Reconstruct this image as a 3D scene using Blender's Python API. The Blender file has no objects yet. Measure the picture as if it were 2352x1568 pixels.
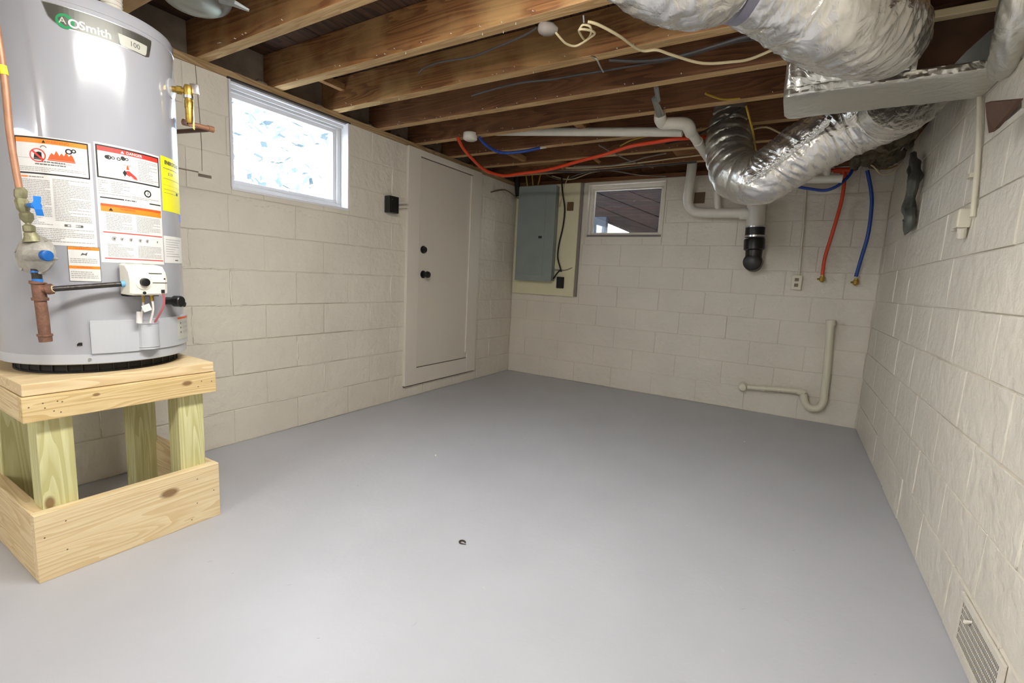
import bpy, bmesh, math, random
from mathutils import Vector, Matrix, noise
random.seed(7)
PI = math.pi
S = bpy.context.scene
COL = S.collection

# ------------------------------------------------------------ camera
cam_d = bpy.data.cameras.new('camera'); cam = bpy.data.objects.new('camera', cam_d); COL.objects.link(cam)
yaw, pit, rol = -.5374, -.1357, .0513
Fv = Vector((math.sin(yaw)*math.cos(pit), math.cos(yaw)*math.cos(pit), math.sin(pit)))
Rv = Vector((math.cos(yaw), -math.sin(yaw), 0)); Uv = Rv.cross(Fv)
R2 = Rv*math.cos(rol)+Uv*math.sin(rol); U2 = Uv*math.cos(rol)-Rv*math.sin(rol)
mw = Matrix((R2, U2, -Fv)).transposed().to_4x4(); mw.translation = (2.7191, -4.504, 1.0495)
cam.matrix_world = mw
cam_d.sensor_width = 36; cam_d.lens = 36*1068.78/2352; cam_d.clip_start = .02
S.camera = cam
# ------------------------------------------------------------ world, exposure
W = bpy.data.worlds.new('sky'); S.world = W; W.use_nodes = True
bg = W.node_tree.nodes['Background']; bg.inputs[0].default_value = (.78, .87, 1, 1); bg.inputs[1].default_value = 18.0
S.view_settings.view_transform = 'Standard'; S.view_settings.look = 'None'
S.view_settings.gamma = 1; S.view_settings.exposure = 0; S.view_settings.use_curve_mapping = False
LAMP = 51.0        # radiance of the ceiling light diffusers

# ------------------------------------------------------------ materials
def _new(name):
    m = bpy.data.materials.new(name); m.use_nodes = True
    nt = m.node_tree; return m, nt, nt.nodes['Principled BSDF'], nt.links
def hexc(r, g, b):
    f = lambda c: (c/255/12.92) if c/255 <= .04045 else ((c/255+.055)/1.055)**2.4
    return (f(r), f(g), f(b), 1)
def plain(name, col, rough=.5, metal=0, bump=0, bscale=60, var=0, vscale=8, spec=.5, coat=0):
    m, nt, b, L = _new(name)
    b.inputs['Base Color'].default_value = col; b.inputs['Roughness'].default_value = rough
    b.inputs['Metallic'].default_value = metal; b.inputs['Specular IOR Level'].default_value = spec
    b.inputs['Coat Weight'].default_value = coat
    tc = nt.nodes.new('ShaderNodeTexCoord')
    if var:
        n = nt.nodes.new('ShaderNodeTexNoise'); n.inputs['Scale'].default_value = vscale; n.inputs['Detail'].default_value = 6
        L.new(tc.outputs['Object'], n.inputs['Vector'])
        r = nt.nodes.new('ShaderNodeValToRGB'); r.color_ramp.elements[0].position = .3; r.color_ramp.elements[1].position = .7
        r.color_ramp.elements[0].color = [c*(1-var) for c in col[:3]]+[1]
        r.color_ramp.elements[1].color = [min(1, c*(1+var*.6)) for c in col[:3]]+[1]
        L.new(n.outputs['Fac'], r.inputs['Fac']); L.new(r.outputs['Color'], b.inputs['Base Color'])
    if bump:
        n = nt.nodes.new('ShaderNodeTexNoise'); n.inputs['Scale'].default_value = bscale; n.inputs['Detail'].default_value = 4
        L.new(tc.outputs['Object'], n.inputs['Vector'])
        bp = nt.nodes.new('ShaderNodeBump'); bp.inputs['Strength'].default_value = bump; bp.inputs['Distance'].default_value = .004
        L.new(n.outputs['Fac'], bp.inputs['Height']); L.new(bp.outputs['Normal'], b.inputs['Normal'])
    return m
def wood(name, axis, c1, c2, rough=.6, spots=(), scale=9, dark=.35, bump=.25, blotch=0, c3=None):
    m, nt, b, L = _new(name); N = nt.nodes.new
    b.inputs['Roughness'].default_value = rough
    tc = N('ShaderNodeTexCoord'); mp = N('ShaderNodeMapping')
    s = [1, 1, 1]; s['xyz'.index(axis)] = .07; mp.inputs['Scale'].default_value = s
    oi = N('ShaderNodeObjectInfo'); ad = N('ShaderNodeVectorMath'); ad.operation = 'ADD'
    L.new(tc.outputs['Object'], ad.inputs[0]); L.new(oi.outputs['Random'], ad.inputs[1])
    L.new(ad.outputs[0], mp.inputs['Vector'])
    n1 = N('ShaderNodeTexNoise'); n1.inputs['Scale'].default_value = scale*1.2; n1.inputs['Detail'].default_value = 2; n1.inputs['Distortion'].default_value = .5
    L.new(mp.outputs[0], n1.inputs['Vector'])
    mt = N('ShaderNodeMath'); mt.operation = 'MULTIPLY'; mt.inputs[1].default_value = 16; L.new(n1.outputs['Fac'], mt.inputs[0])
    fr = N('ShaderNodeMath'); fr.operation = 'FRACT'; L.new(mt.outputs[0], fr.inputs[0])
    n2 = N('ShaderNodeTexNoise'); n2.inputs['Scale'].default_value = scale*14; n2.inputs['Detail'].default_value = 3; L.new(mp.outputs[0], n2.inputs['Vector'])
    mx = N('ShaderNodeMath'); mx.operation = 'MULTIPLY'; L.new(fr.outputs[0], mx.inputs[0]); L.new(fr.outputs[0], mx.inputs[1])
    m2 = N('ShaderNodeMath'); m2.operation = 'MULTIPLY_ADD'; L.new(n2.outputs['Fac'], m2.inputs[0]); m2.inputs[1].default_value = .9; L.new(mx.outputs[0], m2.inputs[2])
    r = N('ShaderNodeValToRGB'); r.color_ramp.elements[0].position = .25; r.color_ramp.elements[1].position = 1.35
    r.color_ramp.elements[1].position = 1.0
    r.color_ramp.elements[0].color = c1; r.color_ramp.elements[1].color = c2
    L.new(m2.outputs[0], r.inputs['Fac']); out = r.outputs['Color']
    if blotch:
        n3 = N('ShaderNodeTexNoise'); n3.inputs['Scale'].default_value = 3.5; n3.inputs['Detail'].default_value = 5; L.new(ad.outputs[0], n3.inputs['Vector'])
        r3 = N('ShaderNodeValToRGB'); r3.color_ramp.elements[0].position = .42; r3.color_ramp.elements[1].position = .62
        L.new(n3.outputs['Fac'], r3.inputs['Fac'])
        mm = N('ShaderNodeMix'); mm.data_type = 'RGBA'; sc = N('ShaderNodeMath'); sc.operation = 'MULTIPLY'; sc.inputs[1].default_value = blotch
        L.new(r3.outputs['Color'], sc.inputs[0]); L.new(sc.outputs[0], mm.inputs['Factor']); L.new(out, mm.inputs[6]); mm.inputs[7].default_value = c3
        out = mm.outputs[2]
    for (x, y, z, rad, col) in spots:                     # knots and nail holes of these boards
        vs = N('ShaderNodeVectorMath'); vs.operation = 'SUBTRACT'; L.new(tc.outputs['Object'], vs.inputs[0]); vs.inputs[1].default_value = (x, y, z)
        sx = N('ShaderNodeVectorMath'); sx.operation = 'MULTIPLY'; q = [1, 1, 1]; q['xyz'.index(axis)] = .55 if rad > .006 else 1; sx.inputs[1].default_value = q
        L.new(vs.outputs[0], sx.inputs[0]); ln = N('ShaderNodeVectorMath'); ln.operation = 'LENGTH'; L.new(sx.outputs[0], ln.inputs[0])
        mr = N('ShaderNodeMapRange'); mr.inputs['From Min'].default_value = rad*.55; mr.inputs['From Max'].default_value = rad; mr.inputs['To Min'].default_value = .85; mr.inputs['To Max'].default_value = 0
        L.new(ln.outputs['Value'], mr.inputs['Value'])
        mm = N('ShaderNodeMix'); mm.data_type = 'RGBA'; L.new(mr.outputs[0], mm.inputs['Factor']); L.new(out, mm.inputs[6]); mm.inputs[7].default_value = col; out = mm.outputs[2]
    L.new(out, b.inputs['Base Color'])
    bp = N('ShaderNodeBump'); bp.inputs['Strength'].default_value = bump; bp.inputs['Distance'].default_value = .002
    L.new(m2.outputs[0], bp.inputs['Height']); L.new(bp.outputs['Normal'], b.inputs['Normal'])
    return m
def paint_wall(name, col, bump=.5):
    m, nt, b, L = _new(name); N = nt.nodes.new
    b.inputs['Roughness'].default_value = .42; b.inputs['Specular IOR Level'].default_value = .35
    g = N('ShaderNodeNewGeometry')
    n1 = N('ShaderNodeTexNoise'); n1.inputs['Scale'].default_value = 2.2; n1.inputs['Detail'].default_value = 8; L.new(g.outputs['Position'], n1.inputs['Vector'])
    r = N('ShaderNodeValToRGB'); r.color_ramp.elements[0].position = .3; r.color_ramp.elements[1].position = .7
    r.color_ramp.elements[0].color = [c*.93 for c in col[:3]]+[1]; r.color_ramp.elements[1].color = [c*1.03 for c in col[:3]]+[1]
    L.new(n1.outputs['Fac'], r.inputs['Fac']); L.new(r.outputs['Color'], b.inputs['Base Color'])
    n2 = N('ShaderNodeTexNoise'); n2.inputs['Scale'].default_value = 95; n2.inputs['Detail'].default_value = 5; L.new(g.outputs['Position'], n2.inputs['Vector'])
    n3 = N('ShaderNodeTexNoise'); n3.inputs['Scale'].default_value = 16; n3.inputs['Detail'].default_value = 6; n3.inputs['Distortion'].default_value = .1; L.new(g.outputs['Position'], n3.inputs['Vector'])
    b1 = N('ShaderNodeBump'); b1.inputs['Strength'].default_value = bump; b1.inputs['Distance'].default_value = .003; L.new(n2.outputs['Fac'], b1.inputs['Height'])
    b2 = N('ShaderNodeBump'); b2.inputs['Strength'].default_value = 1; b2.inputs['Distance'].default_value = .011; L.new(n3.outputs['Fac'], b2.inputs['Height'])
    L.new(b1.outputs['Normal'], b2.inputs['Normal']); L.new(b2.outputs['Normal'], b.inputs['Normal'])
    return m
def foil(name, col=(.80, .79, .76, 1), rough=.27, bump=.8, scale=14, stretch=(1, 1, 1)):
    m, nt, b, L = _new(name); N = nt.nodes.new
    b.inputs['Base Color'].default_value = col; b.inputs['Metallic'].default_value = .92; b.inputs['Roughness'].default_value = rough
    tc = N('ShaderNodeTexCoord'); mp = N('ShaderNodeMapping'); mp.inputs['Scale'].default_value = stretch; L.new(tc.outputs['Object'], mp.inputs['Vector'])
    n1 = N('ShaderNodeTexNoise'); n1.inputs['Scale'].default_value = scale; n1.inputs['Detail'].default_value = 6; n1.inputs['Distortion'].default_value = 1.2; L.new(mp.outputs[0], n1.inputs['Vector'])
    v = N('ShaderNodeTexVoronoi'); v.inputs['Scale'].default_value = scale*2.2; v.feature = 'DISTANCE_TO_EDGE'; L.new(mp.outputs[0], v.inputs['Vector'])
    b1 = N('ShaderNodeBump'); b1.inputs['Strength'].default_value = bump; b1.inputs['Distance'].default_value = .012; L.new(n1.outputs['Fac'], b1.inputs['Height'])
    b2 = N('ShaderNodeBump'); b2.inputs['Strength'].default_value = bump*.35; b2.inputs['Distance'].default_value = .006; L.new(v.outputs['Distance'], b2.inputs['Height'])
    L.new(b1.outputs['Normal'], b2.inputs['Normal']); L.new(b2.outputs['Normal'], b.inputs['Normal'])
    return m
def emit(name, col, s):
    m = bpy.data.materials.new(name); m.use_nodes = True; nt = m.node_tree; b = nt.nodes['Principled BSDF']
    b.inputs['Base Color'].default_value = (.8, .8, .8, 1); b.inputs['Emission Color'].default_value = col; b.inputs['Emission Strength'].default_value = s
    return m
M = dict(
    wall=paint_wall('painted_block', hexc(217, 210, 196)), wall2=paint_wall('painted_mortar', hexc(212, 205, 190)),
    floor=plain('grey_floor_paint', hexc(181, 182, 187), .38, bump=.22, bscale=40, var=.045, vscale=3, spec=.4),
    trim=plain('cream_trim', hexc(216, 209, 196), .4, bump=.12, bscale=50),
    doorm=plain('cream_door', hexc(211, 204, 190), .4, bump=.12, bscale=50),
    white=plain('white_paint', hexc(222, 222, 226), .35, bump=.1, bscale=40),
    vinyl=plain('window_vinyl', hexc(205, 205, 205), .35),
    gap_shade=plain('dark_gap', hexc(52, 46, 40), .9), black=plain('black_plastic', hexc(18, 18, 18), .35),  # dark_gap colour stands in for the shade inside gaps
    blackm=plain('black_matte', hexc(22, 21, 20), .7), mortar=plain('old_mortar', hexc(128, 116, 102), .9, bump=.8, bscale=30, var=.3),
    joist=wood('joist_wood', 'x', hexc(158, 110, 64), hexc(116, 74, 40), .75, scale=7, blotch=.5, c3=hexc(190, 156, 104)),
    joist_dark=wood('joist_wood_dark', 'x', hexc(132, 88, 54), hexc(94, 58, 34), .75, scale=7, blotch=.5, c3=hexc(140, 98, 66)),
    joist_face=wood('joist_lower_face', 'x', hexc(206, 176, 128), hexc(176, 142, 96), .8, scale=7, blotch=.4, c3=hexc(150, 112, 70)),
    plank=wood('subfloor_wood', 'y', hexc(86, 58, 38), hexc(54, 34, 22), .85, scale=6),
    sill=wood('sill_wood', 'y', hexc(176, 150, 110), hexc(140, 112, 76), .8),
    steel=plain('bright_steel', hexc(200, 200, 200), .3, 1), galv=plain('galvanised', hexc(165, 170, 168), .42, .75, var=.15, vscale=20),
    foil=foil('foil_wrap'), foil_s=foil('foil_wrap_smooth', (.80, .80, .77, 1), .3, .8, 13), foil_d=foil('foil_wrap_dull', (.66, .65, .60, 1), .38, .6, 12),
    foil_cr=foil('foil_wrap_crinkled', (.95, .95, .93, 1), .16, 1.0, 34),
    tape=plain('silver_tape', hexc(150, 150, 165), .4, .5), rust=plain('rusty_duct', hexc(74, 50, 32), .75, .3, var=.5, vscale=7),
    backing=plain('brown_insulation_backing', hexc(84, 62, 48), .9, bump=.6, var=.3),
    wad=plain('grimy_insulation', hexc(92, 82, 64), .9, bump=.8, var=.5, vscale=14),
    pvc=plain('white_pvc', hexc(222, 218, 206), .35, var=.06, vscale=12), pvcd=plain('cream_painted_pvc', hexc(214, 208, 188), .4, bump=.1),
    abs=plain('black_abs', hexc(24, 20, 18), .4), grey=plain('panel_grey', hexc(134, 142, 139), .45, .0, var=.07, vscale=6),
    board=plain('cream_board', hexc(216, 210, 176), .55, bump=.15, var=.04), brown=plain('brown_bakelite', hexc(92, 68, 32), .5),
    red=plain('orange_pex', hexc(214, 66, 28), .35), blue=plain('blue_pex', hexc(28, 66, 150), .35), brass=plain('brass', hexc(176, 146, 70), .35, .8, var=.25, vscale=90),
    cable=plain('white_cable', hexc(206, 190, 150), .5), cabley=plain('yellow_cable', hexc(172, 140, 38), .5), cabled=plain('dark_cable', hexc(60, 56, 56), .5),
    cableg=plain('old_grey_cable', hexc(128, 120, 112), .6),
    tank=plain('tank_enamel', hexc(164, 165, 171), .16, 0, spec=.6, coat=.6), tank2=plain('tank_enamel_cover', hexc(184, 186, 190), .25, coat=.2),
    brownpipe=plain('rusty_iron', hexc(128, 92, 74), .6, .3, bump=.6, bscale=120, var=.3, vscale=50), blackpipe=plain('black_iron', hexc(62, 58, 54), .35, .6, bump=.3, bscale=200),
    greenbrass=plain('patina_brass', hexc(142, 138, 106), .5, .4, bump=.4, bscale=150, var=.25, vscale=60), copper=plain('copper_tube', hexc(178, 132, 104), .5, .45, var=.15, vscale=30),
    darkcop=plain('dark_copper', hexc(92, 56, 38), .45, .5), alum=plain('cast_aluminium', hexc(178, 174, 164), .48, .35, bump=.4, bscale=160, var=.3, vscale=30),
    bluetape=plain('blue_tape', hexc(28, 118, 206), .4), lblue=plain('blue_thread_tape', hexc(110, 170, 205), .6), bluecap=plain('blue_cap', hexc(18, 88, 160), .45),
    ivory=plain('ivory_plastic', hexc(234, 230, 216), .4), silverp=plain('silver_print', hexc(205, 205, 200), .5), wire=plain('white_wire', hexc(226, 220, 215), .5),
    pinkw=plain('red_wire', hexc(196, 110, 118), .5), insect=plain('insect_brown', hexc(52, 32, 24), .4),
    p_white=plain('print_white', hexc(226, 224, 220), .4), p_black=plain('print_black', hexc(22, 20, 20), .5), p_orange=plain('print_orange', hexc(240, 140, 40), .45),
    p_red=plain('print_red', hexc(212, 60, 48), .45), p_dred=plain('print_orange_red', hexc(224, 90, 40), .45), p_grey=plain('print_grey', hexc(168, 166, 164), .5), p_yel=plain('print_yellow', hexc(238, 232, 40), .45),
    p_plate=plain('badge_gunmetal', hexc(92, 92, 86), .32, .5), p_badge=plain('badge_cream', hexc(190, 190, 178), .35), p_green=plain('badge_green', hexc(10, 138, 78), .4), p_dark=plain('print_dark_grey', hexc(96, 94, 92), .5),
    lamp=emit('lamp_diffuser', (1, .985, .95, 1), LAMP), housing=plain('fixture_white', hexc(225, 225, 222), .4),
    grass=plain('grass_ground', hexc(98, 102, 84), .9, var=.4, vscale=4), bark=plain('bark', hexc(140, 144, 150), .9, var=.1), leaf=plain('leaves', hexc(122, 136, 146), .8, var=.1),
    deck=wood('old_deck_wood', 'x', hexc(60, 46, 42), hexc(36, 27, 26), .85, blotch=.4, c3=hexc(76, 56, 44)), pier=plain('grey_pier', hexc(74, 80, 92), .9, var=.2), soil=plain('soil', hexc(48, 40, 34), .95, var=.3),
)
gm, gnt, gb, gL = _new('window_glass')
tb_ = gnt.nodes.new('ShaderNodeBsdfTransparent'); tb_.inputs[0].default_value = (.97, .98, .98, 1); gl_ = gnt.nodes.new('ShaderNodeBsdfGlossy'); gl_.inputs['Roughness'].default_value = .02
mx_ = gnt.nodes.new('ShaderNodeMixShader'); mx_.inputs[0].default_value = .05; gL.new(tb_.outputs[0], mx_.inputs[1]); gL.new(gl_.outputs[0], mx_.inputs[2]); gL.new(mx_.outputs[0], gnt.nodes['Material Output'].inputs[0])
M['glass'] = gm

# ------------------------------------------------------------ mesh builder
class MB:
    def __init__(s): s.v = []; s.f = []; s.m = []
    def add(s, vs, fs, mi=0):
        o = len(s.v); s.v += [tuple(v) for v in vs]; s.f += [[i+o for i in f] for f in fs]; s.m += [mi]*len(fs); return s
    def box(s, a, b, mi=0, mat=None, ch=0):
        x0, x1 = sorted((a[0], b[0])); y0, y1 = sorted((a[1], b[1])); z0, z1 = sorted((a[2], b[2]))
        if ch:
            bm = bmesh.new(); r = bmesh.ops.create_cube(bm, size=1)
            for v in bm.verts: v.co = Vector(((x0+x1)/2+v.co.x*(x1-x0), (y0+y1)/2+v.co.y*(y1-y0), (z0+z1)/2+v.co.z*(z1-z0)))
            bmesh.ops.bevel(bm, geom=bm.edges[:], offset=ch, segments=2, affect='EDGES', profile=.6)
            bm.verts.index_update(); vs = [v.co.copy() for v in bm.verts]; fs = [[v.index for v in f.verts] for f in bm.faces]; bm.free()
        else:
            vs = [Vector(p) for p in ((x0,y0,z0),(x1,y0,z0),(x1,y1,z0),(x0,y1,z0),(x0,y0,z1),(x1,y0,z1),(x1,y1,z1),(x0,y1,z1))]
            fs = [(0,3,2,1),(4,5,6,7),(0,1,5,4),(1,2,6,5),(2,3,7,6),(3,0,4,7)]
        if mat: vs = [mat @ v for v in vs]
        return s.add(vs, fs, mi)
    def tube(s, pts, rad, n=16, mi=0, caps=True, smooth=0, disp=None, mat=None, flat=1, open_=False):
        P = [Vector(p) for p in pts]; rr = rad if isinstance(rad, (list, tuple)) else [rad]*len(P)
        if smooth:                                        # Catmull-Rom resample
            Q, q = [], []
            for i in range(len(P)-1):
                p0, p1, p2, p3 = P[max(i-1, 0)], P[i], P[i+1], P[min(i+2, len(P)-1)]
                for k in range(smooth):
                    t = k/smooth
                    Q.append(.5*((2*p1)+(p2-p0)*t+(2*p0-5*p1+4*p2-p3)*t*t+(3*p1-p0-3*p2+p3)*t**3)); e = t*t*(3-2*t); q.append(rr[i]*(1-e)+rr[i+1]*e)
            Q.append(P[-1]); q.append(rr[-1]); P, rr = Q, q
        T = [(P[min(i+1, len(P)-1)]-P[max(i-1, 0)]).normalized() for i in range(len(P))]
        for i in range(len(P)):
            if T[i].length < .5: T[i] = T[i-1] if i else Vector((0, 0, 1))
        up = Vector((0, 0, 1)) if abs(T[0].z) < .9 else Vector((1, 0, 0))
        A = (up-T[0]*up.dot(T[0])).normalized(); vs = []; d = 0
        for i in range(len(P)):
            if i: A = (A-T[i]*A.dot(T[i])).normalized(); d += (P[i]-P[i-1]).length
            B = T[i].cross(A)
            for k in range(n):
                a = 2*PI*k/n; r = rr[i]
                if disp: r *= 1+disp(a, d)
                vs.append(P[i]+A*(math.cos(a)*r*flat)+B*(math.sin(a)*r))
        fs = [(i*n+k, i*n+(k+1) % n, (i+1)*n+(k+1) % n, (i+1)*n+k) for i in range(len(P)-1) for k in range(n)]
        if caps: fs += [list(range(n))[::-1], [(len(P)-1)*n+k for k in range(n)]]
        if mat: vs = [mat @ v for v in vs]
        return s.add(vs, fs, mi)
    def prism(s, poly, axis, a, b, mi=0, mat=None):       # polygon (2D) extruded along axis from a to b
        n = len(poly)
        def P(u, v, w): return {'x': (w, u, v), 'y': (u, w, v), 'z': (u, v, w)}[axis]
        vs = [Vector(P(u, v, a)) for u, v in poly]+[Vector(P(u, v, b)) for u, v in poly]
        if mat: vs = [mat @ v for v in vs]
        return s.add(vs, [list(range(n))[::-1], [n+i for i in range(n)]]+[(i, (i+1) % n, n+(i+1) % n, n+i) for i in range(n)], mi)
ORG = {}
def mk(name, mb, mats, parent=None, smooth=False, origin=None, auto=True):
    mats = mats if isinstance(mats, (list, tuple)) else [mats]
    if parent is not None: o0 = ORG[parent.name]
    elif origin is not None: o0 = Vector(origin)
    else:
        xs = list(zip(*mb.v)); o0 = Vector(((min(xs[0])+max(xs[0]))/2, (min(xs[1])+max(xs[1]))/2, min(xs[2])))
    me = bpy.data.meshes.new(name); me.from_pydata([(v[0]-o0.x, v[1]-o0.y, v[2]-o0.z) for v in mb.v], [], mb.f)
    for m in mats: me.materials.append(M[m] if isinstance(m, str) else m)
    if len(mats) > 1: me.polygons.foreach_set('material_index', mb.m)
    bm = bmesh.new(); bm.from_mesh(me); bmesh.ops.recalc_face_normals(bm, faces=bm.faces); bm.to_mesh(me); bm.free()
    if smooth:
        me.polygons.foreach_set('use_smooth', [True]*len(me.polygons)); me.set_sharp_from_angle(angle=.7)
    me.update()
    o = bpy.data.objects.new(name, me); COL.objects.link(o)
    if parent is not None: o.parent = parent
    else: o.location = o0
    ORG[o.name] = o0
    return o
def tag(o, label=None, cat=None, group=None, kind=None):
    for k, v in (('label', label), ('category', cat), ('group', group), ('kind', kind)):
        if v: o[k] = v
    return o
def thing(name, label, cat, loc, group=None):
    o = bpy.data.objects.new(name, None); COL.objects.link(o); o.location = loc; o.empty_display_size = .1
    ORG[o.name] = Vector(loc); return tag(o, label, cat, group)
def text_polys(txt, size, bold=0, align='CENTER'):
    c = bpy.data.curves.new('t', 'FONT'); c.body = txt; c.size = size; c.align_x = align; c.align_y = 'CENTER'; c.offset = bold; c.resolution_u = 3
    o = bpy.data.objects.new('t', c); me = o.to_mesh(); vs = [(v.co.x, v.co.y) for v in me.vertices]; fs = [list(p.vertices) for p in me.polygons]
    o.to_mesh_clear(); bpy.data.objects.remove(o); bpy.data.curves.remove(c); return vs, fs

# ============================================================ SETTING
WX, YF, ZT = 3.257, -8.0, 2.032                          # right wall, wall behind the camera, top of the blocks
B = .2032
fl = MB().box((-.2, YF-.2, -.1), (WX+.2, .2, 0)); tag(mk('floor', fl, 'floor'), kind='structure')
def block_wall(name, axis, at, sgn, u0, u1, joint0, hole=None, vis=None):
    # axis: wall normal axis; at: face plane; sgn: direction pointing into the room
    bk = MB(); th = .2; face = at-sgn*.0035
    def bxw(ua, ub, za, zb, f0, f1, mb, ch=0):
        a, b = ((f0, ua, za), (f1, ub, zb)) if axis == 'x' else ((ua, f0, za), (ub, f1, zb)); mb.box(a, b, ch=ch)
    segs = [(u0, u1, 0, ZT)] if not hole else [(u0, hole[0], 0, ZT), (hole[1], u1, 0, ZT), (hole[0], hole[1], 0, hole[2])]+([(hole[0], hole[1], hole[3], ZT)] if hole[3] < ZT-.001 else [])
    e0 = u0-.2 if u0 < -.01 or axis == 'y' else u0; e1 = u1+.2
    segs = [(e0 if a == u0 else a, e1 if b == u1 else b, c, d) for a, b, c, d in segs]
    for a, b, c, d in segs: bxw(a, b, c, d, face, at-sgn*th, bk)
    w = tag(mk(name, bk, 'wall2'), kind='structure')
    g0_, c0_ = (.0024, .0035); cache = {}; n = 0; rnd = random.Random(3)
    for i in range(10):
        z0, z1 = i*B, (i+1)*B
        j = joint0+(B if i % 2 else 0); j -= math.ceil((j-u0)/(2*B))*2*B
        while j < u1:
            ua, ub = max(j, u0), min(j+2*B, u1); j += 2*B
            if ub-ua < .03: continue
            parts = [(ua, ub, z0, z1)]
            if hole and ub > hole[0] and ua < hole[1] and z1 > hole[2] and z0 < hole[3]:
                parts = []
                if ua < hole[0]-.02: parts.append((ua, hole[0], z0, z1))
                if ub > hole[1]+.02: parts.append((hole[1], ub, z0, z1))
                if z0 < hole[2]-.01: parts.append((max(ua, hole[0]), min(ub, hole[1]), z0, hole[2]))
            for a, b, c, d in parts:
                if vis and not (b > vis[0] and a < vis[1]): continue
                key = (round(b-a, 3), round(d-c, 3)); g = g0_
                if key not in cache:
                    mb = MB(); hw, hh = (b-a)/2-g, (d-c)/2-g
                    if axis == 'x': mb.box((-.012, -hw, -hh), (.012, hw, hh), ch=c0_)
                    else: mb.box((-hw, -.012, -hh), (hw, .012, hh), ch=c0_)
                    me = mk('block', mb, 'wall', origin=(0, 0, 0)); cache[key] = me.data; bpy.data.objects.remove(me)
                o = bpy.data.objects.new('block', cache[key]); COL.objects.link(o); o.parent = w
                pr = rnd.choice((0, .0005, .001, .002, .0035))-.012
                p = Vector((at+sgn*pr, (a+b)/2, (c+d)/2)) if axis == 'x' else Vector(((a+b)/2, at+sgn*pr, (c+d)/2))
                o.location = p-ORG[w.name]; k = .0035 if name == 'wall_left' else .0022
                o.rotation_euler = (0, rnd.uniform(-k, k), rnd.uniform(-k, k)) if axis == 'x' else (rnd.uniform(-k, k), 0, rnd.uniform(-k, k)); n += 1
    return w
wl = block_wall('wall_left', 'x', 0, 1, YF, 0, -3.066, hole=(-3.045, -2.25, 1.462, ZT), vis=(-5.6, 0))
wb = block_wall('wall_back', 'y', 0, -1, 0, WX, 1.829-B*1, hole=(.83, 1.602, 1.494, 2.005))
wr = block_wall('wall_right', 'x', WX, -1, YF, 0, -.11, vis=(-4.6, 0))
wf = MB().box((-.2, YF, 0), (WX+.2, YF-.2, ZT)); tag(mk('wall_front', wf, 'wall2'), kind='structure')

# paint drips in the vertical joints, mortar squeeze-out (thick paint) on the left and right walls
rnd = random.Random(11)
def drips(wall, axis, at, sgn, lst):
    mb = MB()
    for u, z0, z1, r in lst:
        pts = [((at, u+rnd.uniform(-.002, .002), z0+(z1-z0)*k/5) if axis == 'x' else (u+rnd.uniform(-.002, .002), at, z0+(z1-z0)*k/5)) for k in range(6)]
        mb.tube(pts, [r*.4, r, r*.7, r, r*.9, r*.3], n=8, smooth=2)
    tag(mk('paint_ridges', mb, 'wall', parent=wall, smooth=True), kind='stuff')
dl = []
for k in range(-7, 8):
    for i in range(1, 9):
        if rnd.random() < .55: 
            y = -3.066+.4064*k+(B if i % 2 else 0)
            if not (-3.0 < y < -2.2 and i >= 7) and not (-1.74 < y < -.66) and y < -.03: z = i*B; dl.append((y+.002, z+rnd.uniform(.01, .06), z+B-rnd.uniform(.01, .05), rnd.uniform(.004, .009)))
drips(wl, 'x', .0005, 1, dl)
dr = []
for k in range(-12, 1):
    for i in range(0, 10):
        y = -.11+.4064*k+(B if i % 2 else 0)
        if y < -.03 and rnd.random() < .6: z = i*B; dr.append((y, z+rnd.uniform(.01, .06), z+B-rnd.uniform(.01, .06), rnd.uniform(.0025, .005)))
drips(wr, 'x', WX, -1, dr)
def seams(wall, at, ylo, yhi, zs, keep):                  # lumpy horizontal paint beads along some bed joints
    mb = MB()
    for z in zs:
        y = ylo
        while y < yhi:
            L = rnd.uniform(.05, .3)
            if rnd.random() < keep and not (-1.74 < y+L and y < -.66) and y+L < yhi:
                n = max(4, int(L/.02)); mb.tube([(at, y+L*k/n, z+rnd.uniform(-.0025, .0025)) for k in range(n+1)], [.001]+[rnd.uniform(.002, .0055) for k in range(n-1)]+[.001], n=8, smooth=2)
            y += L
    tag(mk('paint_beads', mb, 'wall', parent=wall, smooth=True), kind='stuff')
seams(wl, .0005, -3.5, -.05, [B*k for k in (1, 2, 3, 4, 5, 6)], .4)
mbx = MB()
for q in range(16):
    y = -3.03+q*.035; z = 1.405+.012*math.sin(q*1.3)-.002*q; mbx.tube([(.0, y, z), (.001, y+.018, z+rnd.uniform(-.008, .008)), (0, y+.03, z+rnd.uniform(-.006, .006))], [.002, rnd.uniform(.004, .007), .002], n=8, smooth=2)
tag(mk('paint_lumps', mbx, 'wall', parent=wl, smooth=True), kind='stuff')
fk = MB()
for q in range(90):                                       # scuffs and grit in the floor paint
    x, y = rnd.uniform(.9, 3.1), rnd.uniform(-3.9, -.5); a = rnd.uniform(0, PI); L = rnd.uniform(.003, .014); fk.tube([(x-L*math.cos(a), y-L*math.sin(a), 0), (x, y, .0004), (x+L*math.cos(a), y+L*math.sin(a), 0)], [.0006, .0016, .0006], n=6)
tag(mk('floor_grit', fk, 'floor', parent=bpy.data.objects['floor']), kind='stuff')
fk = MB()
for x, y in (((2.538,-0.97,0)[0], (2.538,-0.97,0)[1]), ((1.038,-2.487,0)[0], (1.038,-2.487,0)[1])): fk.tube([(x-.006, y, .001), (x, y+.003, .004), (x+.006, y, .001)], [.002, .005, .002], n=7)
tag(mk('paint_chips', fk, 'pvc', parent=bpy.data.objects['floor']), kind='stuff')
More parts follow.
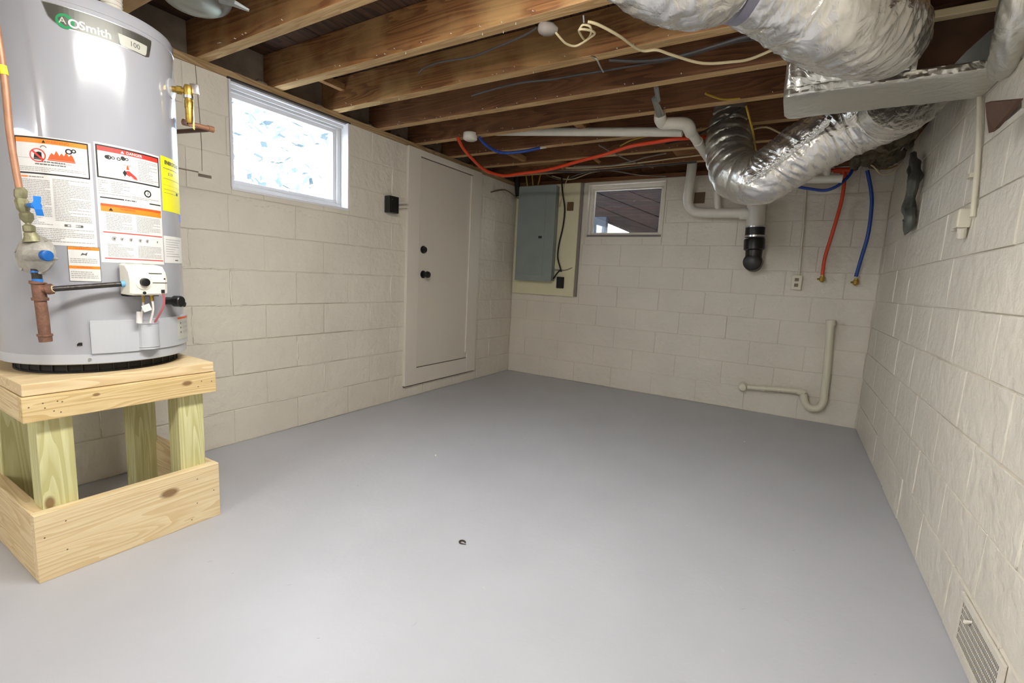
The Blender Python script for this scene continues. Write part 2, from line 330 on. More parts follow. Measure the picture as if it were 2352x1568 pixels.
# small cracks / cut patch in the left wall beside the heater
ck = MB()
ck.tube([(0.001, -3.205, 2.03), (.001, -3.199, 1.9), (.001, -3.194, 1.8), (.001, -3.19, 1.66), (.001, -3.192, 1.52)], .0018, n=6)
ck.box((-.001, -3.34, 1.513), (.0025, -3.21, 1.507)); ck.box((-.001, -3.212, 1.504), (.004, -3.148, 1.489))
ck.box((-.001, -3.204, 1.6), (.0015, -3.19, 1.53))
mk('crack', ck, 'mortar', parent=wl)

# ---- sill plates on top of the walls
sp = MB().box((-.12, YF, ZT), (.004, 0, ZT+.038), ch=.002); mk('sill_plate', sp, 'sill', parent=wl)
sp = MB().box((0, 0, ZT), (WX, .12, ZT+.038), ch=.002); mk('sill_plate', sp, 'joist_dark', parent=wb)
sp = MB().box((WX, YF, ZT), (WX+.12, 0, ZT+.038), ch=.002); mk('sill_plate', sp, 'joist_dark', parent=wr)
rim = MB().box((-.125, YF, ZT+.038), (-.09, .16, 2.27)); mk('rim_board', rim, 'mortar', parent=wl)
rim = MB().box((-.09, .125, ZT+.038), (WX+.12, .16, 2.27)); mk('rim_board', rim, 'joist_dark', parent=wb)
rim = MB().box((WX+.09, YF, ZT+.038), (WX+.125, .125, 2.27)); mk('rim_board', rim, 'joist_dark', parent=wr)
mo = MB()                                                 # mortar lumps in the joist bays
for yb in [-3.14+.405*k for k in range(-1, 8)]:
    for k in range(5):
        y = yb+.06+rnd.uniform(0, .27); r = rnd.uniform(.02, .045)
        mo.tube([(-.05, y, ZT+.03), (-.045, y+.004, ZT+.03+r*.5), (-.05, y, ZT+.03+r)], [r, r*.85, r*.2], n=8)
tag(mk('mortar_lumps', mo, 'mortar', parent=wl, smooth=True), kind='stuff')

# ---- ceiling: subfloor planks on joists
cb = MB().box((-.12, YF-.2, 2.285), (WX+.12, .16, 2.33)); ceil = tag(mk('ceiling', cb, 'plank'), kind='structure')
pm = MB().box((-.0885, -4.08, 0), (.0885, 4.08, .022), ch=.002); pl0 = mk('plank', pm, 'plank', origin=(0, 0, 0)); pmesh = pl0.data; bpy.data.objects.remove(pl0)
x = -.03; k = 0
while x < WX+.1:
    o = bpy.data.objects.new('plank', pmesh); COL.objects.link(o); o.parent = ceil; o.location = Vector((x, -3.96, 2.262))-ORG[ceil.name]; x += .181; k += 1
JY = [-3.14, -2.735, -2.335, -1.94, -1.54, -1.12, -.71, -.3]
JY = [-3.14-.405*k for k in range(11, 0, -1)]+JY
jr = random.Random(5)
for i, y in enumerate(JY):
    mb = MB(); mb.box((-.088, y-.06, 2.07), (WX+.088, y, 2.26), ch=.004)
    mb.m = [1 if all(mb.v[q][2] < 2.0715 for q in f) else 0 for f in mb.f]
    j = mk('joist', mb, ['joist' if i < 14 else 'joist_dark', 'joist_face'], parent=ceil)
    if y < -3.7: continue
    nb = MB()
    for q in range(15):                                   # old lath nails along the lower edge of the joist
        x = jr.uniform(.1, 2.6); z = 2.073+jr.uniform(.002, .02)
        p = Vector((x, y-.058, z)); d = Vector((jr.uniform(-.4, .4), -1, jr.uniform(-.6, .2))).normalized()
        nb.tube([p, p+d*.008, p+d*.0085, p+d*.0105], [.0012, .0012, jr.choice((.0016, .0022, .003))]+[.0018], n=6)
    for q in range(4):
        x = jr.uniform(.1, 2.6); p = Vector((x, y-.03+jr.uniform(-.02, .02), 2.07)); nb.tube([p, p+Vector((0, 0, -.006)), p+Vector((0, 0, -.0065)), p+Vector((0, 0, -.008))], [.001, .001, .0022, .0015], n=6)
    tag(mk('nails', nb, 'pvc', parent=j), kind='stuff')
br = MB(); br.tube([(0.984,-0.724,2.2), (1.135,-0.503,2.09)], .02, n=4); br.tube([(0.843,-0.193,2.2), (0.728,-0.422,2.09)], .018, n=4)
mk('cross_brace', br, 'joist', parent=ceil)
# far bays: rough blocking and boards above the back wall
for k, (x0, x1, y0, y1, z) in enumerate(((.25, .75, -.66, -.36, 2.14), (.95, 1.5, -.25, -.02, 2.13), (1.75, 2.15, -.66, -.36, 2.12), (.5, .55, -1.06, -.77, 2.08), (1.3, 1.36, -1.48, -1.18, 2.1), (2.5, 3.1, -.65, -.36, 2.14), (.1,.14,-2.67,-2.4,2.17))):
    mk('blocking', MB().box((x0, y0, z), (x1, y1, z+.04), ch=.003), 'joist', parent=ceil)

# ---- window_1 (left wall): white frame in a deep reveal
w1 = MB(); ya, yb, za, zb = -3.043, -2.252, 1.464, 2.03
w1.box((-.2, ya, za-.012), (.006, yb, za+.004), ch=.002)
w1.box((-.2, ya, zb-.012), (-.02, yb, zb)); w1.box((-.2, ya, za), (0, ya+.01, zb)); w1.box((-.2, yb-.01, za), (0.004, yb, zb))
win1 = tag(mk('window_1', w1, 'white'), kind='structure')
def frame(mb, x0, x1, y0, y1, z0, z1, w, ax='x'):
    def b(u0, u1, v0, v1):
        if ax == 'x': mb.box((x0, u0, v0), (x1, u1, v1), ch=.003)
        else: mb.box((u0, x0, v0), (u1, x1, v1), ch=.003)
    b(y0, y1, z0, z0+w); b(y0, y1, z1-w, z1); b(y0, y0+w, z0+w, z1-w); b(y1-w, y1, z0+w, z1-w)
f1 = MB(); frame(f1, -.15, -.07, ya+.01, yb-.01, za+.004, zb-.012, .03); mk('window_frame', f1, 'vinyl', parent=win1)
f2 = MB(); frame(f2, -.13, -.085, ya+.036, yb-.036, za+.03, zb-.038, .028); sash = mk('sash', f2, 'white', parent=win1)
mk('glass_pane', MB().box((-.112, ya+.06, za+.055), (-.108, yb-.06, zb-.062)), 'glass', parent=win1)
tp = MB().box((-.06, ya+.01, zb-.03), (-.045, yb-.01, zb-.012), ch=.001); mk('top_stop', tp, 'vinyl', parent=win1)
tp = MB().box((-.03, ya-.01, ZT-.004), (.005, yb+.01, ZT+.006), ch=.001); mk('header_gap_shade', tp, 'gap_shade', parent=win1)  # solid dark strip painted as shade over the window head

# ---- window_2 (back wall)
w2 = MB(); xa, xb, za, zb = .832, 1.6, 1.496, 2.003
w2.box((xa, .0, za-.01), (xb, .2, za+.003)); w2.box((xa, 0, zb), (xb, .2, zb+.012)); w2.box((xa, 0, za), (xa+.008, .2, zb)); w2.box((xb-.008, 0, za), (xb, .2, zb))
win2 = tag(mk('window_2', w2, 'trim'), kind='structure')
f1 = MB(); frame(f1, .045, .1, xa+.008, xb-.008, za+.003, zb, .028, 'y'); mk('window_frame', f1, 'trim', parent=win2)
f2 = MB(); frame(f2, .06, .09, xa+.036, xb-.036, za+.03, zb-.028, .02, 'y'); mk('sash', f2, 'trim', parent=win2)
f3 = MB().box((xa+.008, .035, za+.003), (xb-.008, .05, za+.026), ch=.002); mk('bottom_rail', f3, 'cableg', parent=win2)
mk('glass_pane', MB().box((xa+.054, .072, za+.048), (xb-.054, .076, zb-.046)), 'glass', parent=win2)

# ---- door_1: flush access door with casing on the left wall, bottom edge above the floor
d1 = MB(); y0, y1, z0, z1 = -1.70, -.705, .105, 2.03; pY0, pY1, pz0, pz1 = -1.562, -.843, .245, 1.98
d1.box((.003, y0+.05, z0+.05), (.012, y1-.05, z1-.02))
door = tag(mk('door_1', d1, 'gap_shade'), kind='structure')  # dark backing colour stands in for shade in the slits round the panel
cs = MB(); X1 = .03
for a, b in (((0.002, y0, z0), (X1, pY0, z1)), ((0.002, pY1, z0), (X1, y1, z1)), ((0.002, pY0, z0), (X1-.0015, pY1, pz0)), ((0.002, pY0, pz1), (X1-.0015, pY1, z1))): cs.box(a, b, ch=.002)
mk('door_casing', cs, 'trim', parent=door)
mk('door_panel', MB().box((.006, pY0+.003, pz0+.007), (.022, pY1-.003, pz1-.007), ch=.002), 'doorm', parent=door)
ms = MB(); ms.box((.02, pY1-.03, pz0+.06), (.034, pY1-.004, pz1-.01), ch=.002); mk('edge_stop', ms, 'trim', parent=door)
db = MB(); c0 = Vector((.02, -1.508, 1.245)); db.tube([c0, c0+Vector((.012, 0, 0)), c0+Vector((.014, 0, 0)), c0+Vector((.03, 0, 0))], [.031, .031, .024, .022], n=20); mk('deadbolt', db, 'black', parent=door, smooth=True)
kb = MB(); c0 = Vector((.02, -1.5, 1.04)); kb.tube([c0, c0+Vector((.008, 0, 0)), c0+Vector((.012, 0, 0)), c0+Vector((.03, 0, 0)), c0+Vector((.036, 0, 0)), c0+Vector((.05, 0, 0)), c0+Vector((.066, 0, 0)), c0+Vector((.07, 0, 0))], [.033, .032, .014, .012, .02, .029, .025, .01], n=20); mk('door_knob', kb, 'black', parent=door, smooth=True)
mk('kick_gap_shade', MB().box((.0, y0+.005, z0-.008), (.02, y1-.005, z0)), 'gap_shade', parent=door)  # solid dark strip painted as shade under the door

# ============================================================ STAND AND WATER HEATER
K1 = hexc(120, 84, 46); K2 = hexc(30, 22, 14); sx0, sx1, sy0, sy1 = .2, .755, -4.087, -3.534
st = thing('heater_stand', 'square raised stand of new pine boards with four green-tinged posts under the water heater', 'stand', (.4775, -3.81, 0))
def rel(*p): return tuple(Vector(p)-Vector((.4775, -3.81, 0)))
sp1 = [rel(*(0.755,-3.715,0.165))+(.021, K1)]
sp1 += [rel(*p)+(.003, K2) for p in ((0.755,-4.013,0.184), (0.755,-4.066,0.149), (0.755,-4.015,0.084), (0.755,-3.617,0.186), (0.755,-3.557,0.117), (0.755,-3.621,0.086), (0.755,-3.643,0.024))]
M['pine_y'] = wood('pine_front', 'y', hexc(234, 216, 176), hexc(218, 192, 146), .6, sp1)
sp2 = [rel(*(0.755,-3.638,0.583))+(.012, K1), rel(*(0.755,-3.912,0.591))+(.007, K1)]+[rel(*p)+(.0028, K2) for p in ((0.755,-4.075,0.581), (0.755,-4.043,0.588), (0.755,-4.039,0.572), (0.755,-4.019,0.558), (0.755,-4.003,0.551), (0.755,-4.009,0.588), (0.755,-3.998,0.584), (0.755,-3.587,0.583), (0.755,-3.55,0.577), (0.755,-3.6,0.563))]
M['pine_y2'] = wood('pine_apron', 'y', hexc(226, 204, 154), hexc(202, 172, 118), .6, sp2)
M['pine_x'] = wood('pine_side', 'x', hexc(230, 210, 168), hexc(208, 180, 132), .6)
M['pine_top'] = wood('pine_platform', 'y', hexc(232, 212, 170), hexc(212, 184, 138), .6)
sp3 = [rel(*(0.717,-4.038,0.244))+(.016, K1), rel(*(0.717,-3.673,0.227))+(.012, K1), rel(*(-2.19,-3.534,-0.583))+(.001, K1)]
M['post'] = wood('treated_post', 'z', hexc(216, 214, 164), hexc(190, 184, 128), .65, sp3, scale=7)
T = .038; H = .229
for a, b, m in (((sx1-T, sy0, 0), (sx1, sy1, H), 'pine_y'), ((sx0, sy0, 0), (sx1-T-.001, sy0+T, H-.002), 'pine_x'), ((sx0, sy1-T, 0), (sx1-T-.001, sy1, H-.002), 'pine_x')):
    mk('skirt_board', MB().box(a, b, ch=.0025), m, parent=st)
for x in (sx0+.0, sx1-T-.089-.001):
    for y in (sy0+.032, sy1-.089-.032+.0):
        mk('post', MB().box((x, y, .0), (x+.089, y+.089, .612), ch=.003), 'post', parent=st)
az0, az1 = .532, .617
for a, b, m in (((sx1-T, sy0-.003, az0), (sx1, sy1+.001, az1-.004), 'pine_y2'), ((sx0, sy0-.003, az0), (sx1-T-.001, sy0+.031, az1-.004), 'pine_x'), ((sx0, sy1-.03, az0), (sx1-T-.001, sy1+.001, az1-.004), 'pine_x'), ((sx0-T, sy0, az0), (sx0-.001, sy1, az1-.004), 'pine_y2')):
    mk('apron_board', MB().box(a, b, ch=.003), m, parent=st)
for k in range(4):
    w = (sx1-sx0+.03)/4; xa = sx0-.035+k*w
    mk('platform_board', MB().box((xa+.001, sy0+.001, az1-.002), (xa+w-.001, sy1-.003, az1+.036), ch=.003), 'pine_top', parent=st)

CX, CY, TR = .465, -3.80, .267
TZ0, TZ1 = .69, 1.855
heater = thing('water_heater', 'tall grey cylindrical gas water heater with warning stickers on a wooden stand', 'water heater', (CX, CY, az1+.036))
def cyl(th, z, r=TR): a = math.radians(th); return Vector((CX+r*math.cos(a), CY+r*math.sin(a), z))
def ring(prof, n=128):
    mb = MB(); vs = []
    for r, z in prof: vs += [cyl(360*k/n, z, r) for k in range(n)]
    fs = [(i*n+k, i*n+(k+1) % n, (i+1)*n+(k+1) % n, (i+1)*n+k) for i in range(len(prof)-1) for k in range(n)]
    return mb.add(vs, fs)
body = ring([(.05, TZ0+.002), (TR-.004, TZ0+.002), (TR-.0005, TZ0+.004), (TR, TZ0+.006), (TR, TZ0+.03), (TR, 1.0), (TR, 1.3), (TR, 1.6), (TR, 1.811), (TR, 1.815), (TR+.0015, 1.8165), (TR+.0015, 1.819), (TR+.0015, 1.839), (TR+.0015, 1.842), (TR-.002, 1.852), (TR-.012, 1.857), (.2, 1.862), (.03, 1.866)])
bo = mk('jacket', body, 'tank', parent=heater, smooth=True)
mk('bottom_band', ring([(TR+.0005, .722), (TR+.0022, .7215), (TR+.0022, .690), (TR-.003, .687)]), 'tank2', parent=heater, smooth=True)
base = ring([(.237, az1+.036), (.237, az1+.042), (.232, az1+.043), (.231, TZ0+.003), (.2, TZ0+.003)]); mk('base_ring', base, 'blackm', parent=heater, smooth=True)
gb_ = MB()
for k in range(36):
    gb_.tube([cyl(k*10, az1+.04, .235), cyl(k*10, TZ0, .235)], .0018, n=4)
tag(mk('base_grille_bars', gb_, 'black', parent=heater), kind='stuff')
# draft hood and flue on the top
fl_ = MB(); fx, fy = .6, -3.74
for th_ in range(3): a = math.radians(120*th_+40); fl_.box((CX+.1*math.cos(a)-.006, CY+.1*math.sin(a)-.006, 1.862), (CX+.1*math.cos(a)+.006, CY+.1*math.sin(a)+.006, 1.93))
fl_.tube([(CX, CY, 1.925), (CX, CY, 1.94), (CX, CY, 1.985), (CX, CY, 2.0), (CX, CY, 2.25)], [.125, .12, .06, .052, .052], n=32)
mk('draft_hood', fl_, 'galv', parent=heater, smooth=True)
nz = MB(); nc = (0.574,-3.741,1.917)
nz.tube([(nc[0], nc[1], 1.855), (nc[0], nc[1], 1.88), (nc[0], nc[1], 1.882), (nc[0], nc[1], 1.90), (nc[0], nc[1], 1.902), (nc[0], nc[1], 2.03)], [.03, .03, .026, .026, .029, .029], n=6+18)
for k in range(9): z = 1.9+k*.013; nz.tube([(nc[0], nc[1], z), (nc[0], nc[1], z+.004)], .031, n=24)
mk('water_connector', nz, 'pvc', parent=heater, smooth=True)
rp = MB(); rc = (0.533,-3.763,1.933); rp.tube([(rc[0], rc[1], 1.86), (rc[0], rc[1], 2.06)], .009, n=12); mk('red_tube', rp, plain('dark_red', hexc(92, 20, 38), .5), parent=heater, smooth=True)
# bolts on the band
bt = MB()
for th_, z in ((-24, .705), (48, .742), (46, .733), (35, .75)): bt.tube([cyl(th_, z, TR), cyl(th_, z, TR+.006)], .0045, n=10)
tag(mk('screws', bt, 'steel', parent=heater, smooth=True), kind='stuff')
# ---- curved panels on the jacket
def patch(mb, t0, t1, za, zb, R, mi=0, thick=0, za1=None, zb1=None):
    n = max(1, int(abs(t1-t0)/3)); za1 = za if za1 is None else za1; zb1 = zb if zb1 is None else zb1; vs = []
    for k in range(n+1):
        u = k/n; th_ = t0+(t1-t0)*u; vs += [cyl(th_, za+(za1-za)*u, R), cyl(th_, zb+(zb1-zb)*u, R)]
    mb.add(vs, [(2*k, 2*k+2, 2*k+3, 2*k+1) for k in range(n)], mi)
    if thick:
        vs2 = []
        for k in range(n+1):
            u = k/n; th_ = t0+(t1-t0)*u; vs2 += [cyl(th_, za+(za1-za)*u, R-thick), cyl(th_, zb+(zb1-zb)*u, R-thick)]
        o = len(mb.v); mb.v += [tuple(v) for v in vs2]; b0 = o-len(vs)
        for k in range(n):
            mb.f += [[b0+2*k, o+2*k, o+2*k+2, b0+2*k+2], [b0+2*k+1, b0+2*k+3, o+2*k+3, o+2*k+1]]; mb.m += [mi, mi]
        mb.f += [[b0, b0+1, o+1, o], [b0+2*n, o+2*n, o+2*n+1, b0+2*n+1]]; mb.m += [mi, mi]
DEG = 180/PI/TR                                            # degrees per metre round the jacket
def ctext(mb, txt, th_, z, size, R, mi, bold=0, slope=0, sx=1):
    vs, fs = text_polys(txt, size, bold)
    mb.add([cyl(th_+x*sx*DEG, z+y+slope*x, R) for x, y in vs], fs, mi)
def cpoly(mb, pts, th_, z, R, mi):
    mb.add([cyl(th_+x*DEG, z+y, R) for x, y in pts], [list(range(len(pts)))], mi)
def circ(r, n=28, a0=0, a1=360): return [(r*math.cos(math.radians(a0+(a1-a0)*k/n)), r*math.sin(math.radians(a0+(a1-a0)*k/n))) for k in range(n)]
def cring(mb, r0, r1, th_, z, R, mi, a0=0, a1=360, n=28):
    for k in range(n):
        a, b = math.radians(a0+(a1-a0)*k/n), math.radians(a0+(a1-a0)*(k+1)/n)
        mb.add([cyl(th_+r*math.cos(q)*DEG, z+r*math.sin(q), R) for r, q in ((r0, a), (r1, a), (r1, b), (r0, b))], [(0, 1, 2, 3)], mi)
lr = random.Random(9)
def lines(mb, t0, t1, z0, z1, rows, R, mi, fill=.9, h=.42):
    dz = (z0-z1)/rows
    for k in range(rows):
        z = z0-(k+.5)*dz; t = t0; end = t0+(t1-t0)*(1 if lr.random() < fill*.8 else lr.uniform(.35, .9))
        while t < end-.3:
            w = lr.uniform(.6, 2.4); w = min(w, end-t); patch(mb, t, t+w, z-dz*h/2, z+dz*h/2, R, mi); t += w+.28
LM = ['p_white', 'p_black', 'p_orange', 'p_red', 'p_grey', 'p_yel', 'p_dred', 'p_dark']
WHT, BLK, ORG_, RED, GRY, YEL, DRD, DGR = range(8); R0 = TR+.0008
def rc_(mb, t0, t1, z0, z1, mi, lay=1): patch(mb, t0, t1, min(z0, z1), max(z0, z1), R0+.00022*lay, mi)
# left warning sheet
L1 = MB(); patch(L1, -56.5, -15.6, 1.079, 1.409, R0, WHT, .0007)
rc_(L1, -56, -17, 1.406, 1.295, BLK); rc_(L1, -55, -17.7, 1.4015, 1.2995, WHT, 2); rc_(L1, -55, -17.7, 1.4015, 1.388, ORG_, 3)
ctext(L1, 'WARNING', -32.5, 1.3945, .0115, R0+.0009, DRD, .0002); cpoly(L1, [(-.005, -.004), (.005, -.004), (0, .0045)], -39.5, 1.3945, R0+.0009, BLK)
tt, zz = (-43.208,1.352)
cpoly(L1, [(-.011, -.013), (.010, -.013), (.010, .009), (.003, .011), (-.008, .007)], tt, zz, R0+.0007, BLK); cring(L1, .0175, .0205, tt, zz, R0+.001, RED)
cpoly(L1, [(-.0155, .0115), (-.0115, .0155), (.0155, -.0115), (.0115, -.0155)], tt, zz, R0+.0011, RED); cring(L1, .007, .0085, tt+3.4, zz+.022, R0+.0009, BLK, 20, 170, 10)
tt, zz = (-30.976,1.355)
for a, h in ((-.023, .012), (-.012, .02), (0, .014), (.011, .018), (.022, .014)): cpoly(L1, [(a-.011, -.012), (a+.011, -.012), (a+.006, h*.5), (a+.001, h), (a-.004, h*.4)], tt, zz-.004, R0+.0008+a*.001, DRD)
cring(L1, .005, .0085, tt+4, zz+.018, R0+.001, BLK); cring(L1, .003, .006, tt+6.5, zz+.021, R0+.0011, BLK); lines(L1, tt-5, tt+5, zz-.02, zz-.026, 1, R0+.0005, GRY)
rc_(L1, -55, -17.7, 1.343, 1.342, GRY, 4); lines(L1, -45, -29, 1.338, 1.322, 2, R0+.0007, DGR); lines(L1, -54, -19, 1.318, 1.303, 3, R0+.0007, GRY, 1)
rc_(L1, -53.5, -49.5, 1.2885, 1.2845, ORG_, 4); lines(L1, -49, -41, 1.289, 1.284, 1, R0+.0006, DGR)
lines(L1, -54, -38, 1.28, 1.14, 27, R0+.0006, GRY, .9); lines(L1, -36.5, -17.5, 1.286, 1.155, 26, R0+.0006, GRY, .9); lines(L1, -50, -17, 1.133, 1.088, 8, R0+.0006, GRY, .7)
cpoly(L1, [(-.022, -.0038), (.022, -.0038), (.023, 0), (.022, .0038), (-.022, .0038), (-.023, 0)], (-27.178,1.143)[0], (-27.178,1.143)[1], R0+.0008, DGR); lines(L1, (-30.346,1.142)[0], (-23.56,1.145)[0], (-27.128,1.147)[1], (-27.229,1.139)[1], 1, R0+.0011, WHT, 1, .5)
mk('warning_sheet', L1, LM, parent=heater)
# right warning sheet
L2 = MB(); patch(L2, -14, 28.2, 1.032, 1.418, R0, WHT, .0007)
rc_(L2, -13.3, 27.6, 1.412, 1.307, BLK); rc_(L2, -12.4, 26.6, 1.4075, 1.3115, WHT, 2); rc_(L2, -12.4, 26.6, 1.4075, 1.393, RED, 3)
ctext(L2, 'DANGER', 9, 1.400, .012, R0+.0009, WHT, .0002); cpoly(L2, [(-.005, -.004), (.005, -.004), (0, .0045)], 1.5, 1.4, R0+.0009, WHT)
for px_, r_ in ((-6.5, .007), (-4, .005), (-.8, .0055), (1.8, .0065), (4, .005)): cring(L2, r_*.55, r_, px_, 1.376+(.004 if px_ > 1 else 0), R0+.0008, BLK)
cpoly(L2, circ(.006), -7.4, 1.376, R0+.0009, BLK); cpoly(L2, circ(.0055), 1.6, 1.382, R0+.0009, BLK)
cpoly(L2, [(-.014, .008), (-.004, .01), (.018, -.008), (.02, -.016), (.008, -.014), (-.012, -.004)], 6, 1.333, R0+.0008, RED); cpoly(L2, [(-.016, .002), (-.01, .012), (-.004, .002), (-.01, -.01)], 4.5, 1.332, R0+.0009, BLK)
cpoly(L2, [(-.004, -.004), (.004, -.004), (.001, .012), (-.003, .006)], 4.3, 1.35, R0+.001, DRD); ctext(L2, 'DANGER', 4, 1.36, .006, R0+.001, DRD)
lines(L2, -10, -1, 1.352, 1.33, 3, R0+.0007, GRY, .3, .15); rc_(L2, 9.5, 9.7, 1.392, 1.313, GRY, 4); lines(L2, 11, 26, 1.388, 1.316, 13, R0+.0007, GRY, .6)
lines(L2, -13, -8, 1.302, 1.262, 6, R0+.0006, GRY, .5); lines(L2, -6, 5, 1.302, 1.262, 7, R0+.0006, GRY, .4); lines(L2, -13, 5, 1.26, 1.254, 1, R0+.0006, GRY)
cring(L2, .0085, .0125, 17, 1.278, R0+.0008, BLK); cpoly(L2, [(-.003, -.006), (.003, -.004), (.004, .005), (0, .008)], 17, 1.278, R0+.0008, GRY); lines(L2, 6, 26, 1.262, 1.252, 2, R0+.0006, GRY)
rc_(L2, -12.5, 27.5, 1.2465, 1.2425, BLK); rc_(L2, 1, 18, 1.2475, 1.2415, WHT, 2); lines(L2, 1.5, 18, 1.247, 1.242, 1, R0+.0007, DGR, 1, .8)
rc_(L2, -12.5, 27.5, 1.2255, 1.217, DRD); rc_(L2, -12.5, 27.5, 1.218, 1.2, ORG_); ctext(L2, 'WARNING', 3, 1.2115, .009, R0+.0009, DRD, .0001); cpoly(L2, [(-.006, -.005), (.006, -.005), (0, .005)], -7, 1.2085, R0+.0008, BLK)
lines(L2, -10, 5, 1.195, 1.14, 11, R0+.0006, GRY); lines(L2, 8, 26, 1.195, 1.14, 11, R0+.0006, GRY, .6)
rc_(L2, -12, 27.5, 1.134, 1.1305, RED)
for q, r_ in ((-6, .008), (-1.5, .006), (4, .0065), (10, .0065), (15, .0065), (23, .004)): cring(L2, r_*.4, r_, q, 1.112, R0+.0006, GRY, 30, 300); cpoly(L2, circ(r_*.4, 10), q, 1.112, R0+.0006, DGR)
lines(L2, -10, 5, 1.095, 1.052, 9, R0+.0006, GRY); lines(L2, 8, 26, 1.095, 1.052, 9, R0+.0006, GRY, .7); rc_(L2, -12, 27.5, 1.0475, 1.044, RED)
mk('danger_sheet', L2, LM, parent=heater)
YL = MB(); patch(YL, 30, 62, 1.23, 1.425, R0, YEL, .0007); ctext(YL, 'ENERGYGUIDE', 46, 1.405, .018, R0+.0006, BLK, .0006, sx=.95)
ctext(YL, '$ 259', 41, 1.366, .014, R0+.0006, DGR); lines(YL, 32, 60, 1.388, 1.38, 1, R0+.0005, DGR, .4, .3); lines(YL, 32, 60, 1.35, 1.345, 1, R0+.0005, DGR, 1, .3); lines(YL, 32, 60, 1.315, 1.29, 2, R0+.0005, DGR, .5, .1)
rc_(YL, 49, 53, 1.306, 1.296, BLK, 2); rc_(YL, 31, 61, 1.325, 1.3245, DGR, 1)
mk('energy_label', YL, LM, parent=heater)
RL = MB(); patch(RL, 29, 60, 1.039, 1.139, R0+.0004, WHT, .0008); lines(RL, 31, 58, 1.13, 1.06, 8, R0+.0008, GRY, .2, .25); rc_(RL, 42, 47, 1.052, 1.048, DGR, 3); mk('rating_label', RL, LM, parent=heater)
L4 = MB(); patch(L4, -31.6, -14.6, .965, 1.0795, R0, DGR, .0007); rc_(L4, -31.3, -14.9, .967, 1.0775, WHT); rc_(L4, -31.3, -14.9, 1.0775, 1.068, ORG_, 2); ctext(L4, 'WARNING', -23.2, 1.0725, .008, R0+.0009, DRD)
cpoly(L4, [(-.009, -.005), (-.004, .004), (.002, .001), (.009, .006), (.006, -.005), (0, -.002)], -23, 1.055, R0+.0007, DGR); lines(L4, -30.5, -16, 1.042, 1.025, 3, R0+.0006, GRY, .8); rc_(L4, -31.3, -14.9, 1.0165, 1.007, ORG_, 2); ctext(L4, 'WARNING', -23.2, 1.0117, .008, R0+.0009, DRD)
lines(L4, -30.5, -16, 1.0, .975, 4, R0+.0006, GRY, .7); mk('small_warning_label', L4, LM, parent=heater)
L5 = MB(); patch(L5, 38, 60, .745, .832, TR+.0095, 8, .0012)
patch(L5, 38, 58, .824, .831, TR+.0101, DRD)
for z in (.808, .79, .772): cpoly(L5, circ(.004, 10), 42, z, TR+.0103, DGR); lines(L5, 45, 57, z+.005, z-.005, 3, TR+.0101, GRY)
mk('service_label', L5, LM+['p_badge'], parent=heater)
# badge at the top: gunmetal plate, green disc, name and capacity
BG = MB(); bm_ = ['p_plate', 'p_white', 'p_green', 'p_badge', 'p_dark', 'steel']
def plate(mb, t0, t1, zt, zb, R, mi, cut0, cut1, bow=0):
    n = 24; vs = []
    for k in range(n+1):
        u = k/n; e = (min(1, u/cut0) if cut0 else 1); e2 = (min(1, (1-u)/cut1) if cut1 else 1)
        low = zt-(zt-zb)*math.sqrt(max(0, 1-(1-e)**2))*(1 if e2 >= 1 else math.sqrt(max(0.02, 1-(1-e2)**2)))
        b = bow*4*u*(1-u); vs += [cyl(t0+(t1-t0)*u, low+b, R), cyl(t0+(t1-t0)*u, zt+b, R)]
    mb.add(vs, [(2*k, 2*k+2, 2*k+3, 2*k+1) for k in range(n)], mi)
plate(BG, -35, 26.6, 1.802, 1.7385, R0, 5, .2, .07); plate(BG, -34.5, 26, 1.8, 1.7405, R0+.0004, 0, .2, .07)
tt, zz = (-24.153,1.759)
cpoly(BG, circ(.0215, 32), tt, zz, R0+.0007, 2); cring(BG, .008, .0128, tt+4.3, zz-.001, R0+.0012, 1); ctext(BG, 'A', tt-1.2, zz, .026, R0+.0010, 3, .0002)
tt2 = (-10.456,1.759); ctext(BG, 'Smith', tt2[0]+1.4, zz-.001, .034, R0+.001, 1, .0007, 0, 1.02)
plate(BG, 3.2, 22.5, 1.776, 1.741, R0+.0009, 3, .1, .12); ctext(BG, '100', 13.5, 1.7585, .022, R0+.0013, 4, .0002)
mk('badge', BG, bm_, parent=heater)
# burner access cover with a raised pocket
CV = MB(); patch(CV, -22.5, 60, .724, .8365, TR+.008, 0, .009)
for a, b, h in ((4.5, 18.5, .024),):
    vs = []; n = 16
    for k in range(n+1):
        u = k/n; th_ = a+(b-a)*u; rr = TR+.008+h*math.sin(PI*u)**.6; vs += [cyl(th_, .728, rr), cyl(th_, .835, rr)]
    CV.add(vs, [(2*k, 2*k+2, 2*k+3, 2*k+1) for k in range(n)]+[[2*k+1 for k in range(n+1)]])
    for z in (.738, .822): CV.tube([cyl(a+(b-a)*k/n, z, TR+.009+h*math.sin(PI*k/n)**.6) for k in range(n+1)], .0016, n=6)
cvo = mk('burner_cover', CV, 'tank2', parent=heater)
hb = MB(); hb.prism([(-.007, -.005), (.006, -.005), (.006, .005), (-.003, .005), (-.007, 0)], 'x', 0, .002, mat=Matrix.Translation(cyl(-28.7, .757, TR+.0004)) @ Matrix.Rotation(math.radians(-28.7), 4, 'Z')); mk('inspection_slot', hb, 'black', parent=heater)
mk('panel_seam', MB().tube([cyl(-23.2, .722, TR), cyl(-23.2, .84, TR)], .0012, n=6), 'tank2', parent=heater)
